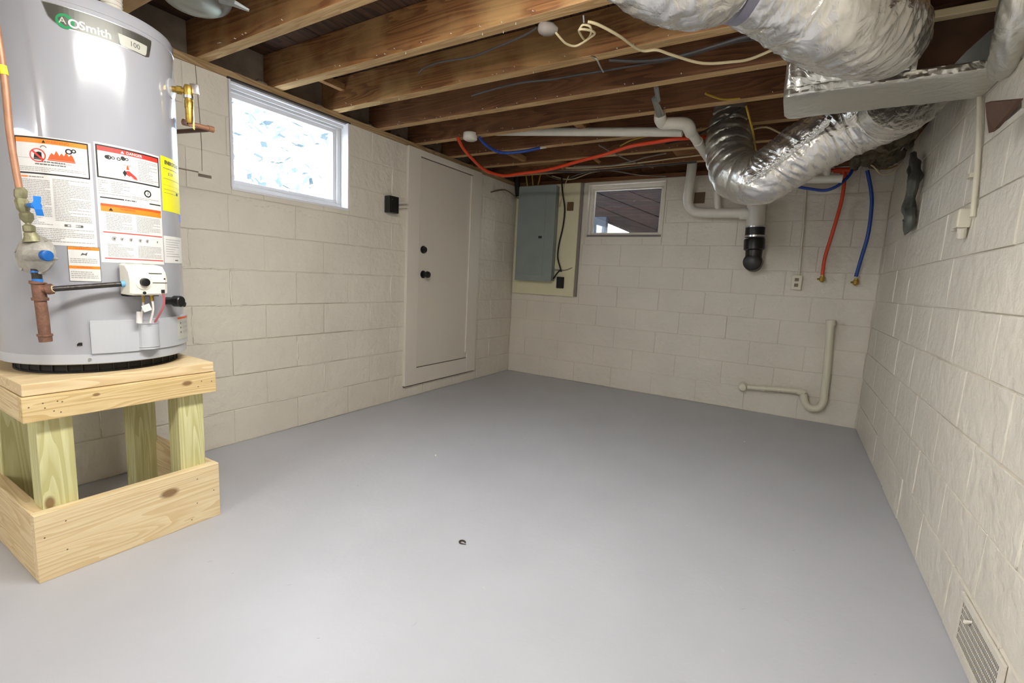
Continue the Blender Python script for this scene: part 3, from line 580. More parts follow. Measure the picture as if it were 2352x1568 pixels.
# gas control valve
def loc(th_, z, R): return Matrix.Translation(cyl(th_, z, R)) @ Matrix.Rotation(math.radians(th_), 4, 'Z')
TH = 6.5; L0 = loc(TH, .975, TR)
gv = MB()
prof = [(.012, -.05), (.07, -.05), (.076, -.044), (.078, .004), (.07, .03), (.05, .052), (.012, .056)]   # (out, up)
n = len(prof); w = .058
vs = []
for sy, f in ((-w, .86), (-w+.008, 1), (w-.012, 1), (w, .86)):
    for ox, uz in prof: vs.append(L0 @ Vector((.012+(ox-.012)*f, sy, uz*(.94 if f < 1 else 1))))
fs = [(s*n+k, s*n+(k+1) % n, (s+1)*n+(k+1) % n, (s+1)*n+k) for s in range(3) for k in range(n)]+[list(range(n))[::-1], [3*n+k for k in range(n)]]
gv.add(vs, fs)
valve = mk('gas_control_valve', gv, 'ivory', parent=heater)
vb = MB().box((0, -.052, -.056), (.03, .052, .05), mat=L0, ch=.003); mk('valve_body', vb, 'blackm', parent=valve)
kn = MB(); kx = -.02
kn.tube([L0 @ Vector((.076, kx, -.004)), L0 @ Vector((.079, kx, -.004)), L0 @ Vector((.08, kx, -.004))], [.026, .026, .024], n=28); mk('knob_bezel', kn, 'ivory', parent=valve, smooth=True)
kn = MB(); kn.tube([L0 @ Vector((.078, kx, -.004)), L0 @ Vector((.09, kx, -.004)), L0 @ Vector((.091, kx, -.004))], [.0145, .0135, .011], n=24); mk('temperature_knob', kn, 'black', parent=valve, smooth=True)
dt = MB()
dt.tube([L0 @ Vector((.0775, kx, -.041)), L0 @ Vector((.0785, kx, -.041))], .0055, n=14); dt.box((.076, .033, -.042), (.0785, .044, -.03), mat=L0); dt.tube([L0 @ Vector((.0778, .045, .008)), L0 @ Vector((.0786, .045, .008))], .003, n=10)
dt.box((.0775, .002, -.0075), (.0786, .053, -.005), mat=L0); dt.box((.0735, -.002, .0255), (.0745, .04, .0275), mat=L0)
dt.box((.035, -.05, .0565), (.045, -.03, .0575), mat=L0); dt.box((.035, .0, .0565), (.045, .02, .0575), mat=L0)
tag(mk('valve_marks', dt, 'blackm', parent=valve), kind='stuff')
bm2 = MB().box((.02, -.0545, .012), (.05, -.0495, .02), mat=L0); mk('orange_tag', bm2, 'p_dred', parent=valve)
# wires under the valve
wi = MB(); wi.tube([L0 @ Vector((.05, -.012, -.05)), L0 @ Vector((.045, -.01, -.09)), L0 @ Vector((.03, -.014, -.15))], .003, n=8, smooth=3)
wi.tube([L0 @ Vector((.03, -.014, -.11)), L0 @ Vector((.028, -.016, -.15))], .009, n=12)
wi.tube([L0 @ Vector((.055, .012, -.05)), L0 @ Vector((.055, .016, -.1)), L0 @ Vector((.04, .012, -.15))], .0035, n=8, smooth=3)
mk('pilot_tubes', wi, 'wire', parent=heater, smooth=True)
wi = MB(); wi.tube([L0 @ Vector((.055, -.012, -.05)), L0 @ Vector((.053, -.013, -.075))], .004, n=8); wi.tube([L0 @ Vector((.055, .012, -.05)), L0 @ Vector((.055, .014, -.07))], .006, n=6); mk('brass_nuts', wi, 'brass', parent=heater, smooth=True)
wi = MB()
for d in (0, .004): wi.tube([L0 @ Vector((.075, .038+d, -.04)), L0 @ Vector((.07, .042+d, -.07)), L0 @ Vector((.06, .041+d, -.1)), L0 @ Vector((.03, .03+d, -.15))], .002, n=6, smooth=4)
mk('igniter_wires', wi, 'pinkw', parent=heater, smooth=True)
tg = MB().box((.06, -.052, -.098), (.0612, -.026, -.074), mat=L0 @ Matrix.Rotation(.35, 4, 'X')); mk('paper_tag', tg, 'p_white', parent=heater)
# drain valve
L6 = loc(29.3, .898, TR); dv = MB()
dv.tube([L6 @ Vector((0, 0, 0)), L6 @ Vector((.03, 0, 0)), L6 @ Vector((.031, 0, 0)), L6 @ Vector((.055, 0, 0)), L6 @ Vector((.058, 0, 0))], [.014, .014, .021, .021, .018], n=16); dv.tube([L6 @ Vector((.02, 0, 0)), L6 @ Vector((.035, .012, -.008)), L6 @ Vector((.045, .032, -.014))], [.008, .008, .01], n=12)
mk('drain_valve', dv, 'black', parent=heater, smooth=True)
# relief valve on the side
L7 = loc(50, 1.685, TR); rv = MB()
rv.tube([L7 @ Vector((-.002, 0, 0)), L7 @ Vector((.003, 0, 0)), L7 @ Vector((.004, 0, 0))], [.036, .036, .03], n=28)
flg = mk('port_flange', rv, 'tank2', parent=heater, smooth=True)
rb = MB(); q0 = L7 @ Vector((0, 0, 0)); q1 = L7 @ Vector((.055, 0, 0)); rb.tube([q0, q1], .011, n=16); rb.tube([L7 @ Vector((.018, 0, 0)), L7 @ Vector((.034, 0, 0))], .015, n=6)
rb.tube([q1+Vector((0, 0, .022)), q1+Vector((0, 0, .012)), q1+Vector((0, 0, -.01)), q1+Vector((0, 0, -.03)), q1+Vector((0, 0, -.035)), q1+Vector((0, 0, -.06))], [.012, .016, .016, .012, .0145, .0145], n=18)
rb.tube([q1+Vector((0, 0, -.06)), q1+Vector((0, 0, -.1)), q1+Vector((0, 0, -.115))], [.013, .013, .01], n=16)
mk('relief_valve', rb, 'brass', parent=heater, smooth=True)
sl = MB(); sl.tube([q1+Vector((0, 0, -.016)), q1+Vector((0, 0, -.026))], .0165, n=18); sl.box((.06, -.004, -.006), (.09, .006, .03), mat=L7, ch=.002); mk('relief_lever', sl, 'steel', parent=heater, smooth=True)
yt = MB().box((.062, .01, -.13), (.0635, .03, .02), mat=L7 @ Matrix.Rotation(.0, 4, 'X'), ch=.0004); mk('yellow_tag', yt, 'p_yel', parent=heater)
bl = MB(); patch(bl, 56, 64, 1.2, 1.66, TR+.0006, 0, .0006); mk('blue_film_strip', bl, plain('blue_film', hexc(120, 150, 215), .4), parent=heater)
# discharge pipe
e1 = q1+Vector((0, 0, -.105)); e2 = Vector((0.574,-3.52,1.594)); e3 = Vector((0.563,-3.42,1.599)); e4 = Vector((0.136,-3.4,1.639))
dp = MB(); dp.tube([e1, e1+Vector((0, 0, -.012)), e2, e3], .0095, n=14)
dsp = thing('discharge_pipe', 'short bent copper relief pipe between the water heater and the block wall', 'pipe', tuple(e2))
mk('copper_run', dp, 'copper', parent=dsp, smooth=True)
dp = MB(); dp.tube([e3+Vector((-.004, 0, 0)), e3+(e4-e3)*.05, e4], [.011, .0095, .0095], n=14); mk('dark_run', dp, 'darkcop', parent=dsp, smooth=True)
d_ = (e3-e2).normalized()
for a, b in ((e2-d_*.012, e2+d_*.012), (e3-d_*.016, e3+d_*.006)): mk('elbow_fitting', MB().tube([a, b], .0125, n=14), 'copper', parent=dsp, smooth=True)

# ---- gas supply line in front of the heater
gas = thing('gas_supply_pipe', 'iron gas drop with round regulator and taped blue valve handle at heater front', 'pipe', tuple((0.715,-4.022,0.892)))
def tb(name, pts, r, m, par=gas, n=16, smooth=0, **k): return mk(name, MB().tube(pts, r, n=n, smooth=smooth, **k), m, parent=par, smooth=True)
tb('copper_tube', [(0.68,-4.063,1.796), (0.69,-4.055,1.684), (0.694,-4.051,1.592), (0.696,-4.049,1.522), (0.697,-4.049,1.402), (0.701,-4.045,1.304), (0.705,-4.041,1.237)], .0088, 'copper', smooth=6)
mk('yellow_label', MB().tube([(0.695,-4.051,1.58), (0.697,-4.049,1.555)], .0092, n=12), 'p_yel', parent=gas)
tb('flare_nut', [(0.706,-4.04,1.24), (0.707,-4.039,1.234), (0.706,-4.04,1.215), (0.707,-4.039,1.207)], [.011, .0155, .0155, .011], 'greenbrass', n=6)
gvv = tb('shutoff_valve', [(0.707,-4.039,1.21), (0.707,-4.039,1.202), (0.709,-4.037,1.179), (0.71,-4.036,1.169), (0.71,-4.035,1.164)], [.013, .0165, .0155, .010, .010], 'greenbrass', n=8)
tb('union_nut', [(0.711,-4.034,1.171), (0.713,-4.033,1.166), (0.713,-4.032,1.151), (0.714,-4.031,1.14)], [.010, .0165, .0162, .009], 'greenbrass', n=8)
tb('nipple', [(0.714,-4.032,1.144), (0.716,-4.03,1.129)], .0065, 'greenbrass')
tb('flare_nut', [(0.715,-4.03,1.135), (0.715,-4.03,1.13), (0.716,-4.03,1.115), (0.716,-4.029,1.11)], [.009, .015, .015, .010], 'greenbrass', n=6)
hv = Vector((0.711,-4.035,1.191)); hw = Vector((0.767,-4.022,1.19))
tb('valve_stem', [hv, hv+(hw-hv)*.6], .006, 'greenbrass')
side = Vector((.45, .88, 0)).normalized()
def strip(pts, w_, th_=.003):
    mb = MB(); vs = []
    nrm = (Vector((2.72, -4.5, 1.05))-pts[0]).normalized()
    for p in pts: vs += [p-side*w_, p+side*w_, p+side*w_+nrm*th_, p-side*w_+nrm*th_]
    f = [(4*i+a, 4*i+(a+1) % 4, 4*i+4+(a+1) % 4, 4*i+4+a) for i in range(len(pts)-1) for a in range(4)]+[[0, 1, 2, 3], [4*len(pts)-4+q for q in (3, 2, 1, 0)]]
    return mb.add(vs, f)
mk('taped_handle', strip([Vector((0.774,-4.021,1.217)), Vector((0.776,-4.022,1.202)), Vector((0.777,-4.025,1.192)), Vector((0.78,-4.022,1.179)), Vector((0.776,-4.018,1.161))], .0085, .004), 'bluetape', parent=gas)
tb('handle_hub', [hv+(hw-hv)*.4, hv+(hw-hv)*.8, Vector((0.776,-4.024,1.189))], [.007, .009, .012], 'bluetape')
# regulator: dished disc facing the room
rc = Vector((0.711,-4.02,1.045)); ax = -Fv
def rg(o): return rc+ax*o
tb('regulator_inlet', [(0.711,-4.028,1.112), (0.711,-4.027,1.106), (0.712,-4.026,1.103), (0.714,-4.024,1.083)], [.0145, .0165, .016, .024], 'greenbrass')
reg = tb('regulator', [rg(-.035), rg(-.03), rg(-.012), rg(-.006), rg(-.003), rg(.003), rg(.0045), rg(.006), rg(.012), rg(.02), rg(.024), rg(.026)], [.02, .03, .05, .0585, .0605, .0605, .057, .0535, .046, .038, .024, .01], 'alum', n=48)
u_ = ax.cross(Vector((0, 0, 1))).normalized(); v_ = u_.cross(ax)
bs = MB()
for k in range(6): a = math.radians(60*k+8); p = rc+(u_*math.cos(a)+v_*math.sin(a))*.059; bs.tube([p-ax*.008, p+ax*.007], .0045, n=8)
tag(mk('flange_screws', bs, 'alum', parent=reg, smooth=True), kind='stuff')
b0 = rg(.015)-v_*.006+u_*.002; b1 = Vector((0.773,-4.014,1.045)); b2 = Vector((0.783,-4.011,1.044)); dd = (b2-b0).normalized()
tb('vent_boss', [b0, b0+(b1-b0)*.6, b1], [.02, .0165, .0155], 'alum', par=reg, n=20)
tb('blue_cap', [b1-dd*.002, b2, b2+dd*.002], [.0158, .0162, .0145], 'bluecap', par=reg, n=24)
ys = rc+ax*.0165-u_*.0 ; ys = Vector((0.728,-4.039,1.042)); yb_ = MB().box((-.006, -.0115, -.002), (.006, .0115, .002), mat=Matrix.Translation(ys) @ Matrix((u_*-1, v_, ax)).transposed().to_4x4()); mk('yellow_sticker', yb_, 'p_yel', parent=reg)
tb('black_nipple', [(0.721,-4.024,1.002), (0.721,-4.023,0.964)], .0125, 'blackpipe'); tb('blue_thread_tape', [(0.721,-4.023,0.972), (0.721,-4.023,0.962)], .0132, 'bluetape')
tb('blue_thread_tape', [(0.72,-4.024,0.996), (0.721,-4.024,0.99)], .0132, 'bluetape')
tee = tb('tee_fitting', [(0.722,-4.022,0.964), (0.722,-4.023,0.958), (0.722,-4.022,0.956), (0.723,-4.021,0.915), (0.723,-4.021,0.914), (0.723,-4.021,0.906)], [.0205, .0205, .0165, .0168, .0205, .020], 'brownpipe', n=20)
tb('tee_branch', [(0.724,-4.02,0.939), (0.735,-4.007,0.941), (0.736,-4.006,0.941), (0.743,-3.996,0.943)], [.013, .0135, .0165, .016], 'brownpipe', par=tee)
tb('drip_leg', [(0.724,-4.021,0.906), (0.725,-4.019,0.851), (0.726,-4.018,0.794)], [.0145, .015, .0145], 'brownpipe', n=20)
tb('drip_cap', [(0.726,-4.018,0.801), (0.726,-4.018,0.795), (0.726,-4.018,0.794), (0.726,-4.017,0.777)], [.019, .019, .0165, .016], 'brownpipe', n=20)
vin = L0 @ Vector((.036, -.054, -.012))
tb('horizontal_pipe', [(0.742,-3.997,0.942), tuple(vin)], .0085, 'blackpipe')
tb('thread_sealant', [(0.742,-3.996,0.942), (0.745,-3.993,0.943)], .0105, 'cable'); d_ = (vin-Vector((0.742,-3.997,0.942))).normalized(); tb('blue_thread_tape', [vin-d_*.012, vin+d_*.003], .0108, 'lblue')

# ============================================================ BACK WALL ITEMS
pb = thing('meter_board', 'tall cream painted backing board on the back wall beside the small window', 'board', (.43, -.02, .89))
mk('board', MB().box((.03, -.042, .888), (.765, -.004, 2.028), ch=.003), 'board', parent=pb)
mk('board_shadow', MB().box((.765, -.03, .888), (.79, -.004, 2.028), ch=.002), 'cableg', parent=pb)  # grey strip painted as the shadow along the board's right edge
pn = thing('breaker_panel', 'grey steel electrical breaker panel mounted on the cream board', 'electrical panel', (.33, -.09, 1.03))
mk('cabinet', MB().box((.118, -.13, 1.04), (.538, -.043, 2.0), ch=.003), 'grey', parent=pn)
mk('cover', MB().box((.108, -.137, 1.03), (.546, -.131, 2.005), ch=.0025), 'grey', parent=pn)
dr_ = mk('panel_door', MB().box((.17, -.1415, 1.09), (.44, -.138, 1.94), ch=.0015), 'grey', parent=pn)
mk('latch', MB().box((.375, -.147, 1.47), (.415, -.142, 1.495), ch=.002), 'black', parent=dr_)
sb = mk('outlet_box', MB().box((.585, -.085, .968), (.655, -.0425, 1.085), ch=.006), 'blackm'); tag(sb, 'small black outlet box at the foot of the cream board', 'electrical box')
bb = mk('terminal_block', MB().box((.64, -.062, 1.755), (.705, -.043, 1.84), ch=.003), 'brown'); tag(bb, 'brown square terminal block high on the cream board', 'electrical box')
bb = mk('wall_plate', MB().box((1.856, -.012, 1.79), (1.945, 0.001, 1.885), ch=.003), 'brown'); tag(bb, 'brown square plate on the back wall behind the white drain bend', 'electrical box')
def cable(name, pts, r, m, label, cat='cable', group=None, smooth=5, n=8):
    o = mk(name, MB().tube(pts, r, n=n, smooth=smooth), m, smooth=True); return tag(o, label, cat, group)
cable('black_cable', [(0.558,-0.06,2.096), (0.583,-0.07,1.943), (0.616,-0.06,1.771), (0.609,-0.06,1.598), (0.577,-0.06,1.422), (0.571,-0.06,1.288), (0.609,-0.06,1.177), (0.622,-0.06,1.138)], .0085, 'blackm', 'thick black cable running down the cream board beside the grey panel')
cable('black_cable', [(0.556,-0.1,1.062), (0.573,-0.06,1.118), (0.608,-0.055,1.155)], .007, 'blackm', 'short black cable stub at the lower right corner of the grey panel')
cable('grey_cable', [(0.55,-0.09,1.156), (0.598,-0.055,1.155), (0.67,-0.05,1.158), (0.749,-0.035,1.192)], .005, 'cableg', 'thin grey cable crossing the cream board below the black cable')
for wl_, p, q in (('leftmost', (0.153,-0.09,2.156), (0.185,-0.09,1.986)), ('middle', (0.228,-0.09,2.142), (0.254,-0.09,1.982)), ('rightmost', (0.331,-0.09,2.135), (0.305,-0.09,1.98))):
    cable('yellow_cable', [p, ((p[0]+q[0])/2+.01, p[1]-.02, (p[2]+q[2])/2), (q[0], -.09, 2.0)], .008, 'cabley', wl_+' of the three yellow cables entering the top of the grey breaker panel', group='cables into the panel top')
cable('black_conduit', [(0.021,-0.05,2.192), (0.028,-0.05,2.065), (0.048,-0.05,1.927)], .028, 'blackm', 'short thick black conduit in the corner left of the grey panel', 'conduit', n=14)
cable('grey_conduit', [(0.012,-0.518,1.887), (0.012,-0.262,1.954), (0.021,-0.05,1.919), (0.134,-0.1,1.87)], .007, 'mortar', 'thin dull conduit running from the corner into the panel side', 'conduit')
# loose cables along the top of the back wall
for i, (pts, m, lab) in enumerate((
    ([(0.269,-0.522,2.045), (0.607,-0.446,2.05), (0.942,-0.504,2.045), (1.188,-0.394,2.04), (1.355,-0.03,2.063), (1.595,-0.02,2.038)], 'cableg', 'old grey cable drooping over the top of the small window'),
    ([(0.816,-0.512,2.06), (1.145,-0.498,2.05), (1.421,-0.517,2.05), (1.815,-0.544,2.06), (2.013,-0.569,2.06)], 'cable', 'pale cable stapled across the far joists above the small window'),
    ([(0.91,-0.549,2.06), (1.246,-0.558,2.04), (1.468,-0.665,2.03), (1.574,-0.672,2.05), (1.75,-0.703,2.06)], 'cableg', 'dull cable looping below the far joists behind the orange tube'),
    ([(0.367,-0.03,2.128), (0.546,-0.03,2.069), (0.735,-0.03,2.112), (1.019,-0.385,2.05)], 'cableg', 'short grey cable draped over the top of the cream board'),
    ([(0.433,-0.03,2.115), (0.643,-0.03,2.067), (0.874,-0.03,2.12), (1.261,-0.375,2.05)], 'cable', 'pale cable curving from the cream board top to the window head'),
    ([(0.621,-0.03,2.103), (0.59,-0.05,1.989), (0.565,-0.05,1.861), (0.57,-0.1,1.788)], 'cable', 'pale cable hanging at the top right of the grey panel'),
    ([(1.489,-1.014,2.06), (1.615,-1.155,2.05), (1.742,-1.176,2.06), (1.86,-1.184,2.065)], 'cabley', 'yellow cable crossing above the orange tube near the white pipe'),
    ([(1.321,-1.023,2.08), (1.378,-0.838,2.06), (1.447,-0.6,2.05), (1.543,-0.286,2.06)], 'cableg', 'thin old cable crossing diagonally between the far joists'),
    ([(0.398,-0.533,2.03), (0.619,-0.556,2.03), (1.004,-0.448,2.03), (1.408,-0.468,2.03), (1.935,-0.467,2.035)], 'cabled', 'dark cable running along the last joist before the back wall'),
    ([(2.368,-1.486,2.07), (2.392,-1.462,2), (2.409,-1.383,1.95), (2.394,-0.92,1.97), (2.391,-0.513,2.05)], 'cabley', 'bright yellow cable hanging beside the vertical foil duct'),
    ([(2.199,-1.776,2.06), (2.271,-1.676,2.055), (2.352,-1.639,2.06)], 'cabley', 'yellow cable tucked under a joist left of the foil box duct'),
    ([(2.252,-0.403,1.95), (2.543,-0.982,2.06), (2.567,-0.991,2.06)], 'cableg', 'grey cable hidden behind the bent foil duct'),
    ([(2.35,-1.058,2.06), (2.456,-1.159,2.04), (2.549,-1.048,2.02), (2.615,-0.989,2.05)], 'cable', 'pale cable looped between foil duct bends'),
    ([(2.347,-1.553,2.04), (2.243,-1.423,2.03), (2.128,-1.288,2.02), (2,-1.162,2.02), (1.826,-1.024,2.04)], 'blackm', 'black cable stretched from the foil duct top past the white fittings'),
    ([(2.939,-0.9,2.001), (3.005,-0.9,1.987), (3.08,-0.95,1.995), (3.125,-1,2.049), (3.129,-1.05,2.103)], 'cable', 'pale cable arching under the right side of the foil box'),
    ([(3.195,-0.6,1.977), (3.22,-0.65,2.022), (3.241,-0.7,2.062), (3.275,-0.8,2.054)], 'cableg', 'pale grey cable tail in the dark corner by the right wall'),
    ([(3.194,-1,2.098), (3.228,-1,2.053), (3.252,-1.02,2.057), (3.268,-1.05,2.095)], 'cabley', 'thin yellowed cable hooking above the dark corner of the right wall'),
    ([(2.851,-0.35,2.004), (2.943,-0.3,2.011), (3.051,-0.25,1.996), (3.162,-0.2,1.951), (3.239,-0.15,1.981)], 'cabley', 'yellow cable bundle above the red tee fitting'),
    ([(2.971,-0.3,1.991), (3.079,-0.25,1.976), (3.154,-0.2,1.916), (3.214,-0.2,1.927), (3.265,-0.2,1.997)], 'cable', 'tan cable sagging in the corner beyond the red tee'))):
    cable('loose_cable', pts, .0055 if m != 'cabled' else .008, m, lab, group=None)
cable('white_cable', [(1.904,-2.681,2.06), (1.942,-2.66,2.05), (2.001,-2.588,2.03), (2.052,-2.458,2.02), (2.114,-2.43,2.02), (2.165,-2.385,2.01), (2.273,-2.304,1.99), (2.385,-2.266,1.99), (2.458,-2.242,2), (2.575,-2.248,2.03), (2.641,-2.249,2.05)], .0058, 'cable', 'long white cable sagging below the joists to the big foil duct', smooth=8)
cable('white_cable', [(1.767,-2.711,2.05), (1.782,-2.679,2.03), (1.795,-2.634,2.02), (1.827,-2.603,2.02), (1.902,-2.642,2.02), (1.93,-2.665,2.02), (1.917,-2.697,2.02), (1.886,-2.715,2.02), (1.867,-2.658,2.03), (1.868,-2.611,2.03), (1.903,-2.641,2.03), (1.915,-2.678,2.04), (1.888,-2.686,2.05), (1.873,-2.683,2.04)], .0045, 'cable', 'white cable coiled in a small loop under a joist', smooth=8)
cable('dark_cable', [(1.864,-2.319,2.07), (2.016,-2.291,2.05), (2.159,-2.271,2.05), (2.333,-2.305,2.05), (2.428,-2.326,2.05), (2.553,-2.312,2.05)], .008, 'cabled', 'upper dark cable following a joist towards the big foil duct')
cable('dark_cable', [(1.027,-2.248,2.06), (1.184,-2.295,2.05), (1.372,-2.311,2.05), (1.552,-2.284,2.05), (1.685,-2.28,2.05), (1.812,-2.27,2.05), (2.008,-2.261,2.05), (2.191,-2.257,2.05), (2.396,-2.303,2.05), (2.552,-2.265,2.05)], .006, 'cabled', 'long dark cable stapled along the joist behind the white cable', smooth=6)
cable('dark_cable', [(0.933,-2.584,2.07), (1.019,-2.637,2.06), (1.131,-2.653,2.06), (1.291,-2.634,2.06), (1.393,-2.647,2.06), (1.622,-2.696,2.06), (1.7,-2.727,2.06)], .0045, 'cabled', 'thin dark cable running from the left joists to the grey socket', smooth=6)
jc = thing('ceiling_socket', 'dull grey oval ceiling socket under a joist beside the coiled white cable', 'lamp socket', tuple((1.749,-2.726,2.05)))
p = Vector((1.709,-2.73,2.06)); q = Vector((1.779,-2.691,2.05))
mk('socket_body', MB().tube([p, p+(q-p)*.1, p+(q-p)*.35, p+(q-p)*.7, q], [.01, .022, .028, .024, .01], n=16), 'cableg', parent=jc, smooth=True)
cable('wire_staple', [(1.898,-2.713,2.07), (1.896,-2.699,2.05)], .004, 'steel', 'short bright wire hook holding the coiled white cable', 'staple', smooth=0)
cable('wire_staple', [(1.802,-2.389,2.07), (1.841,-2.423,2.04), (1.84,-2.375,2.03), (1.823,-2.281,2.04)], .004, 'steel', 'bent wire staple over the long dark cable', 'staple')

# ---- PEX tubing
px_ = thing('orange_water_tube', 'long orange plastic water tube sagging below the joists from the door corner', 'tube', tuple((0.423,-0.953,1.93)))
mk('tube', MB().tube([(0.45,-1.631,2.054), (0.438,-1.599,2.045), (0.393,-1.478,2.02), (0.36,-1.296,1.98), (0.332,-1.077,1.95), (0.397,-0.912,1.94), (0.575,-0.927,1.94), (0.861,-0.96,1.945), (1.211,-1.087,1.96), (1.409,-1.146,1.97), (1.634,-1.222,1.99), (1.799,-1.259,1.99), (1.977,-1.246,2), (2.147,-1.069,2.03), (2.263,-0.646,2.05), (2.419,-0.373,2.05)], .0125, n=12, smooth=6), 'red', parent=px_, smooth=True)
bx = thing('blue_water_tube', 'short blue plastic tube with a white end hanging left below the joists', 'tube', tuple((0.714,-1.337,2)))
mk('tube', MB().tube([(0.614,-1.583,2.056), (0.608,-1.562,2.05), (0.606,-1.485,2.03), (0.629,-1.367,2.01), (0.693,-1.304,2.01), (0.801,-1.236,2.03), (0.899,-1.177,2.06)], .011, n=12, smooth=5), 'blue', parent=bx, smooth=True)
mk('white_end', MB().tube([(0.894,-1.176,2.06), (0.928,-1.133,2.075)], .009, n=12), 'pvc', parent=bx, smooth=True)
wc = Vector((0.538,-1.598,2.06)); cap = mk('white_disc', MB().tube([wc+Vector((0, 0, .03)), wc+Vector((0, 0, -.012)), wc+Vector((0, 0, -.02))], [.052, .052, .04], n=28), 'pvc', smooth=True); tag(cap, 'round white plastic disc under a joist between orange and blue tubes', 'disc')
rt = thing('red_water_tube', 'red plastic tube with tee hanging on the back wall down to a brass end', 'tube', tuple((2.915,-0.07,1.51)))
mk('tube', MB().tube([(2.937,-0.1,1.951), (2.945,-0.1,1.887), (2.944,-0.09,1.745), (2.915,-0.08,1.509), (2.891,-0.07,1.336), (2.89,-0.06,1.197)], .0125, n=12, smooth=6), 'red', parent=rt, smooth=True)
mk('tee', MB().tube([(2.792,-0.12,1.983), (3.009,-0.1,1.981)], .013, n=12).tube([(2.87,-0.11,1.982), (2.931,-0.11,1.978), (2.979,-0.11,1.978)], .021, n=12).tube([(2.928,-0.11,1.978), (2.942,-0.1,1.913)], .02, n=12), 'red', parent=rt, smooth=True)
def brass_end(par, x, z):
    mb = MB(); mb.tube([(x, -.06, z+.03), (x, -.06, z+.018), (x, -.06, z+.016), (x, -.055, z-.012), (x, -.05, z-.02)], [.013, .014, .02, .02, .012], n=8); mb.tube([(x, -.06, z), (x, 0, z)], .012, n=10); mb.tube([(x-.001, -.062, z), (x-.034, -.062, z-.002)], [.006, .008], n=8)
    mk('brass_fitting', mb, 'brass', parent=par)
brass_end(rt, 2.893, 1.165)
b2_ = thing('blue_water_tube', 'curved blue plastic tube hanging on the back wall near the right corner', 'tube', tuple((3.141,-0.07,1.509)))
mk('tube', MB().tube([(3.076,-0.1,1.967), (3.089,-0.1,1.923), (3.119,-0.09,1.817), (3.135,-0.09,1.707), (3.14,-0.08,1.508), (3.121,-0.07,1.331), (3.106,-0.06,1.193)], .0125, n=12, smooth=6), 'blue', parent=b2_, smooth=True)
brass_end(b2_, 3.112, 1.15)
cable('blue_water_tube', [(2.548,-0.2,1.897), (2.633,-0.2,1.863), (2.716,-0.2,1.839), (2.827,-0.2,1.821), (2.9,-0.2,1.849), (2.953,-0.17,1.908), (2.978,-0.15,1.957), (2.979,-0.12,2.013)], .011, 'blue', 'blue plastic tube curving behind the red tee under the white pipe', 'tube', n=12)
hp = thing('white_branch_pipe', 'short horizontal white pipe behind the bent foil duct by the red tee', 'pipe', tuple((2.803,-0.22,1.901)))
mk('pipe', MB().tube([(2.238,-0.22,1.925), (2.924,-0.22,1.896)], .031, n=20), 'pvc', parent=hp, smooth=True); mk('riser', MB().tube([(2.827,-0.22,1.909), (2.809,-0.22,2.06)], .026, n=16), 'pvc', parent=hp, smooth=True)

# ---- vent / drain stack on the back wall
vs_ = thing('drain_stack', 'white plastic drain bend on the back wall ending in a black rubber elbow', 'drain pipe', tuple((2.396,-0.12,1.429)))
mk('bend', MB().tube([(1.828,-0.12,2.195), (1.833,-0.12,2.075), (1.827,-0.12,1.911), (1.825,-0.12,1.819), (1.843,-0.12,1.751), (1.887,-0.12,1.706), (1.953,-0.12,1.693), (2.086,-0.12,1.686), (2.369,-0.12,1.675)], .041, n=24, smooth=4), 'pvc', parent=vs_, smooth=True)
t0 = Vector((2.366,-0.12,1.796)); t1 = Vector((2.381,-0.12,1.563)); mk('tee', MB().tube([t0, t1], .07, n=28).tube([(2.255,-0.12,1.679), (2.369,-0.12,1.675)], .052, n=20), 'pvc', parent=vs_, smooth=True)
mk('branch', MB().tube([(2.058,-0.12,1.863), (2.082,-0.12,1.689)], .03, n=20), 'pvc', parent=vs_, smooth=True)
c0 = Vector((2.381,-0.12,1.57)); c1 = Vector((2.384,-0.12,1.482)); c2 = Vector((2.385,-0.12,1.471)); c3 = Vector((2.392,-0.12,1.376))
mk('rubber_coupler', MB().tube([c0, c0+(c1-c0)*.5, c1], .073, n=28), 'abs', parent=vs_, smooth=True)
for p, q in ((c0, c0+(c1-c0)*.12), (c1-(c1-c0)*.16, c1)): mk('hose_clamp', MB().tube([p, q], .0755, n=28), 'steel', parent=vs_, smooth=True)
mk('black_hub', MB().tube([c2, c2+(c3-c2)*.1, c3-(c3-c2)*.1, c3], [.074, .079, .079, .066], n=28), 'abs', parent=vs_, smooth=True)
e0 = c3; e1_ = Vector((2.393,-0.12,1.28)); mk('black_elbow', MB().tube([e0, e0+(e1_-e0)*.55, e1_+Vector((0, .01, 0)), e1_+Vector((0, .06, -.01)), e1_+Vector((0, .115, -.01))], [.064, .062, .064, .066, .066], n=28, smooth=4).tube([e1_+Vector((0, -.062, 0)), e1_+Vector((0, -.05, 0)), e1_+Vector((0, .04, 0))], [.05, .071, .074], n=28), 'abs', parent=vs_, smooth=True)

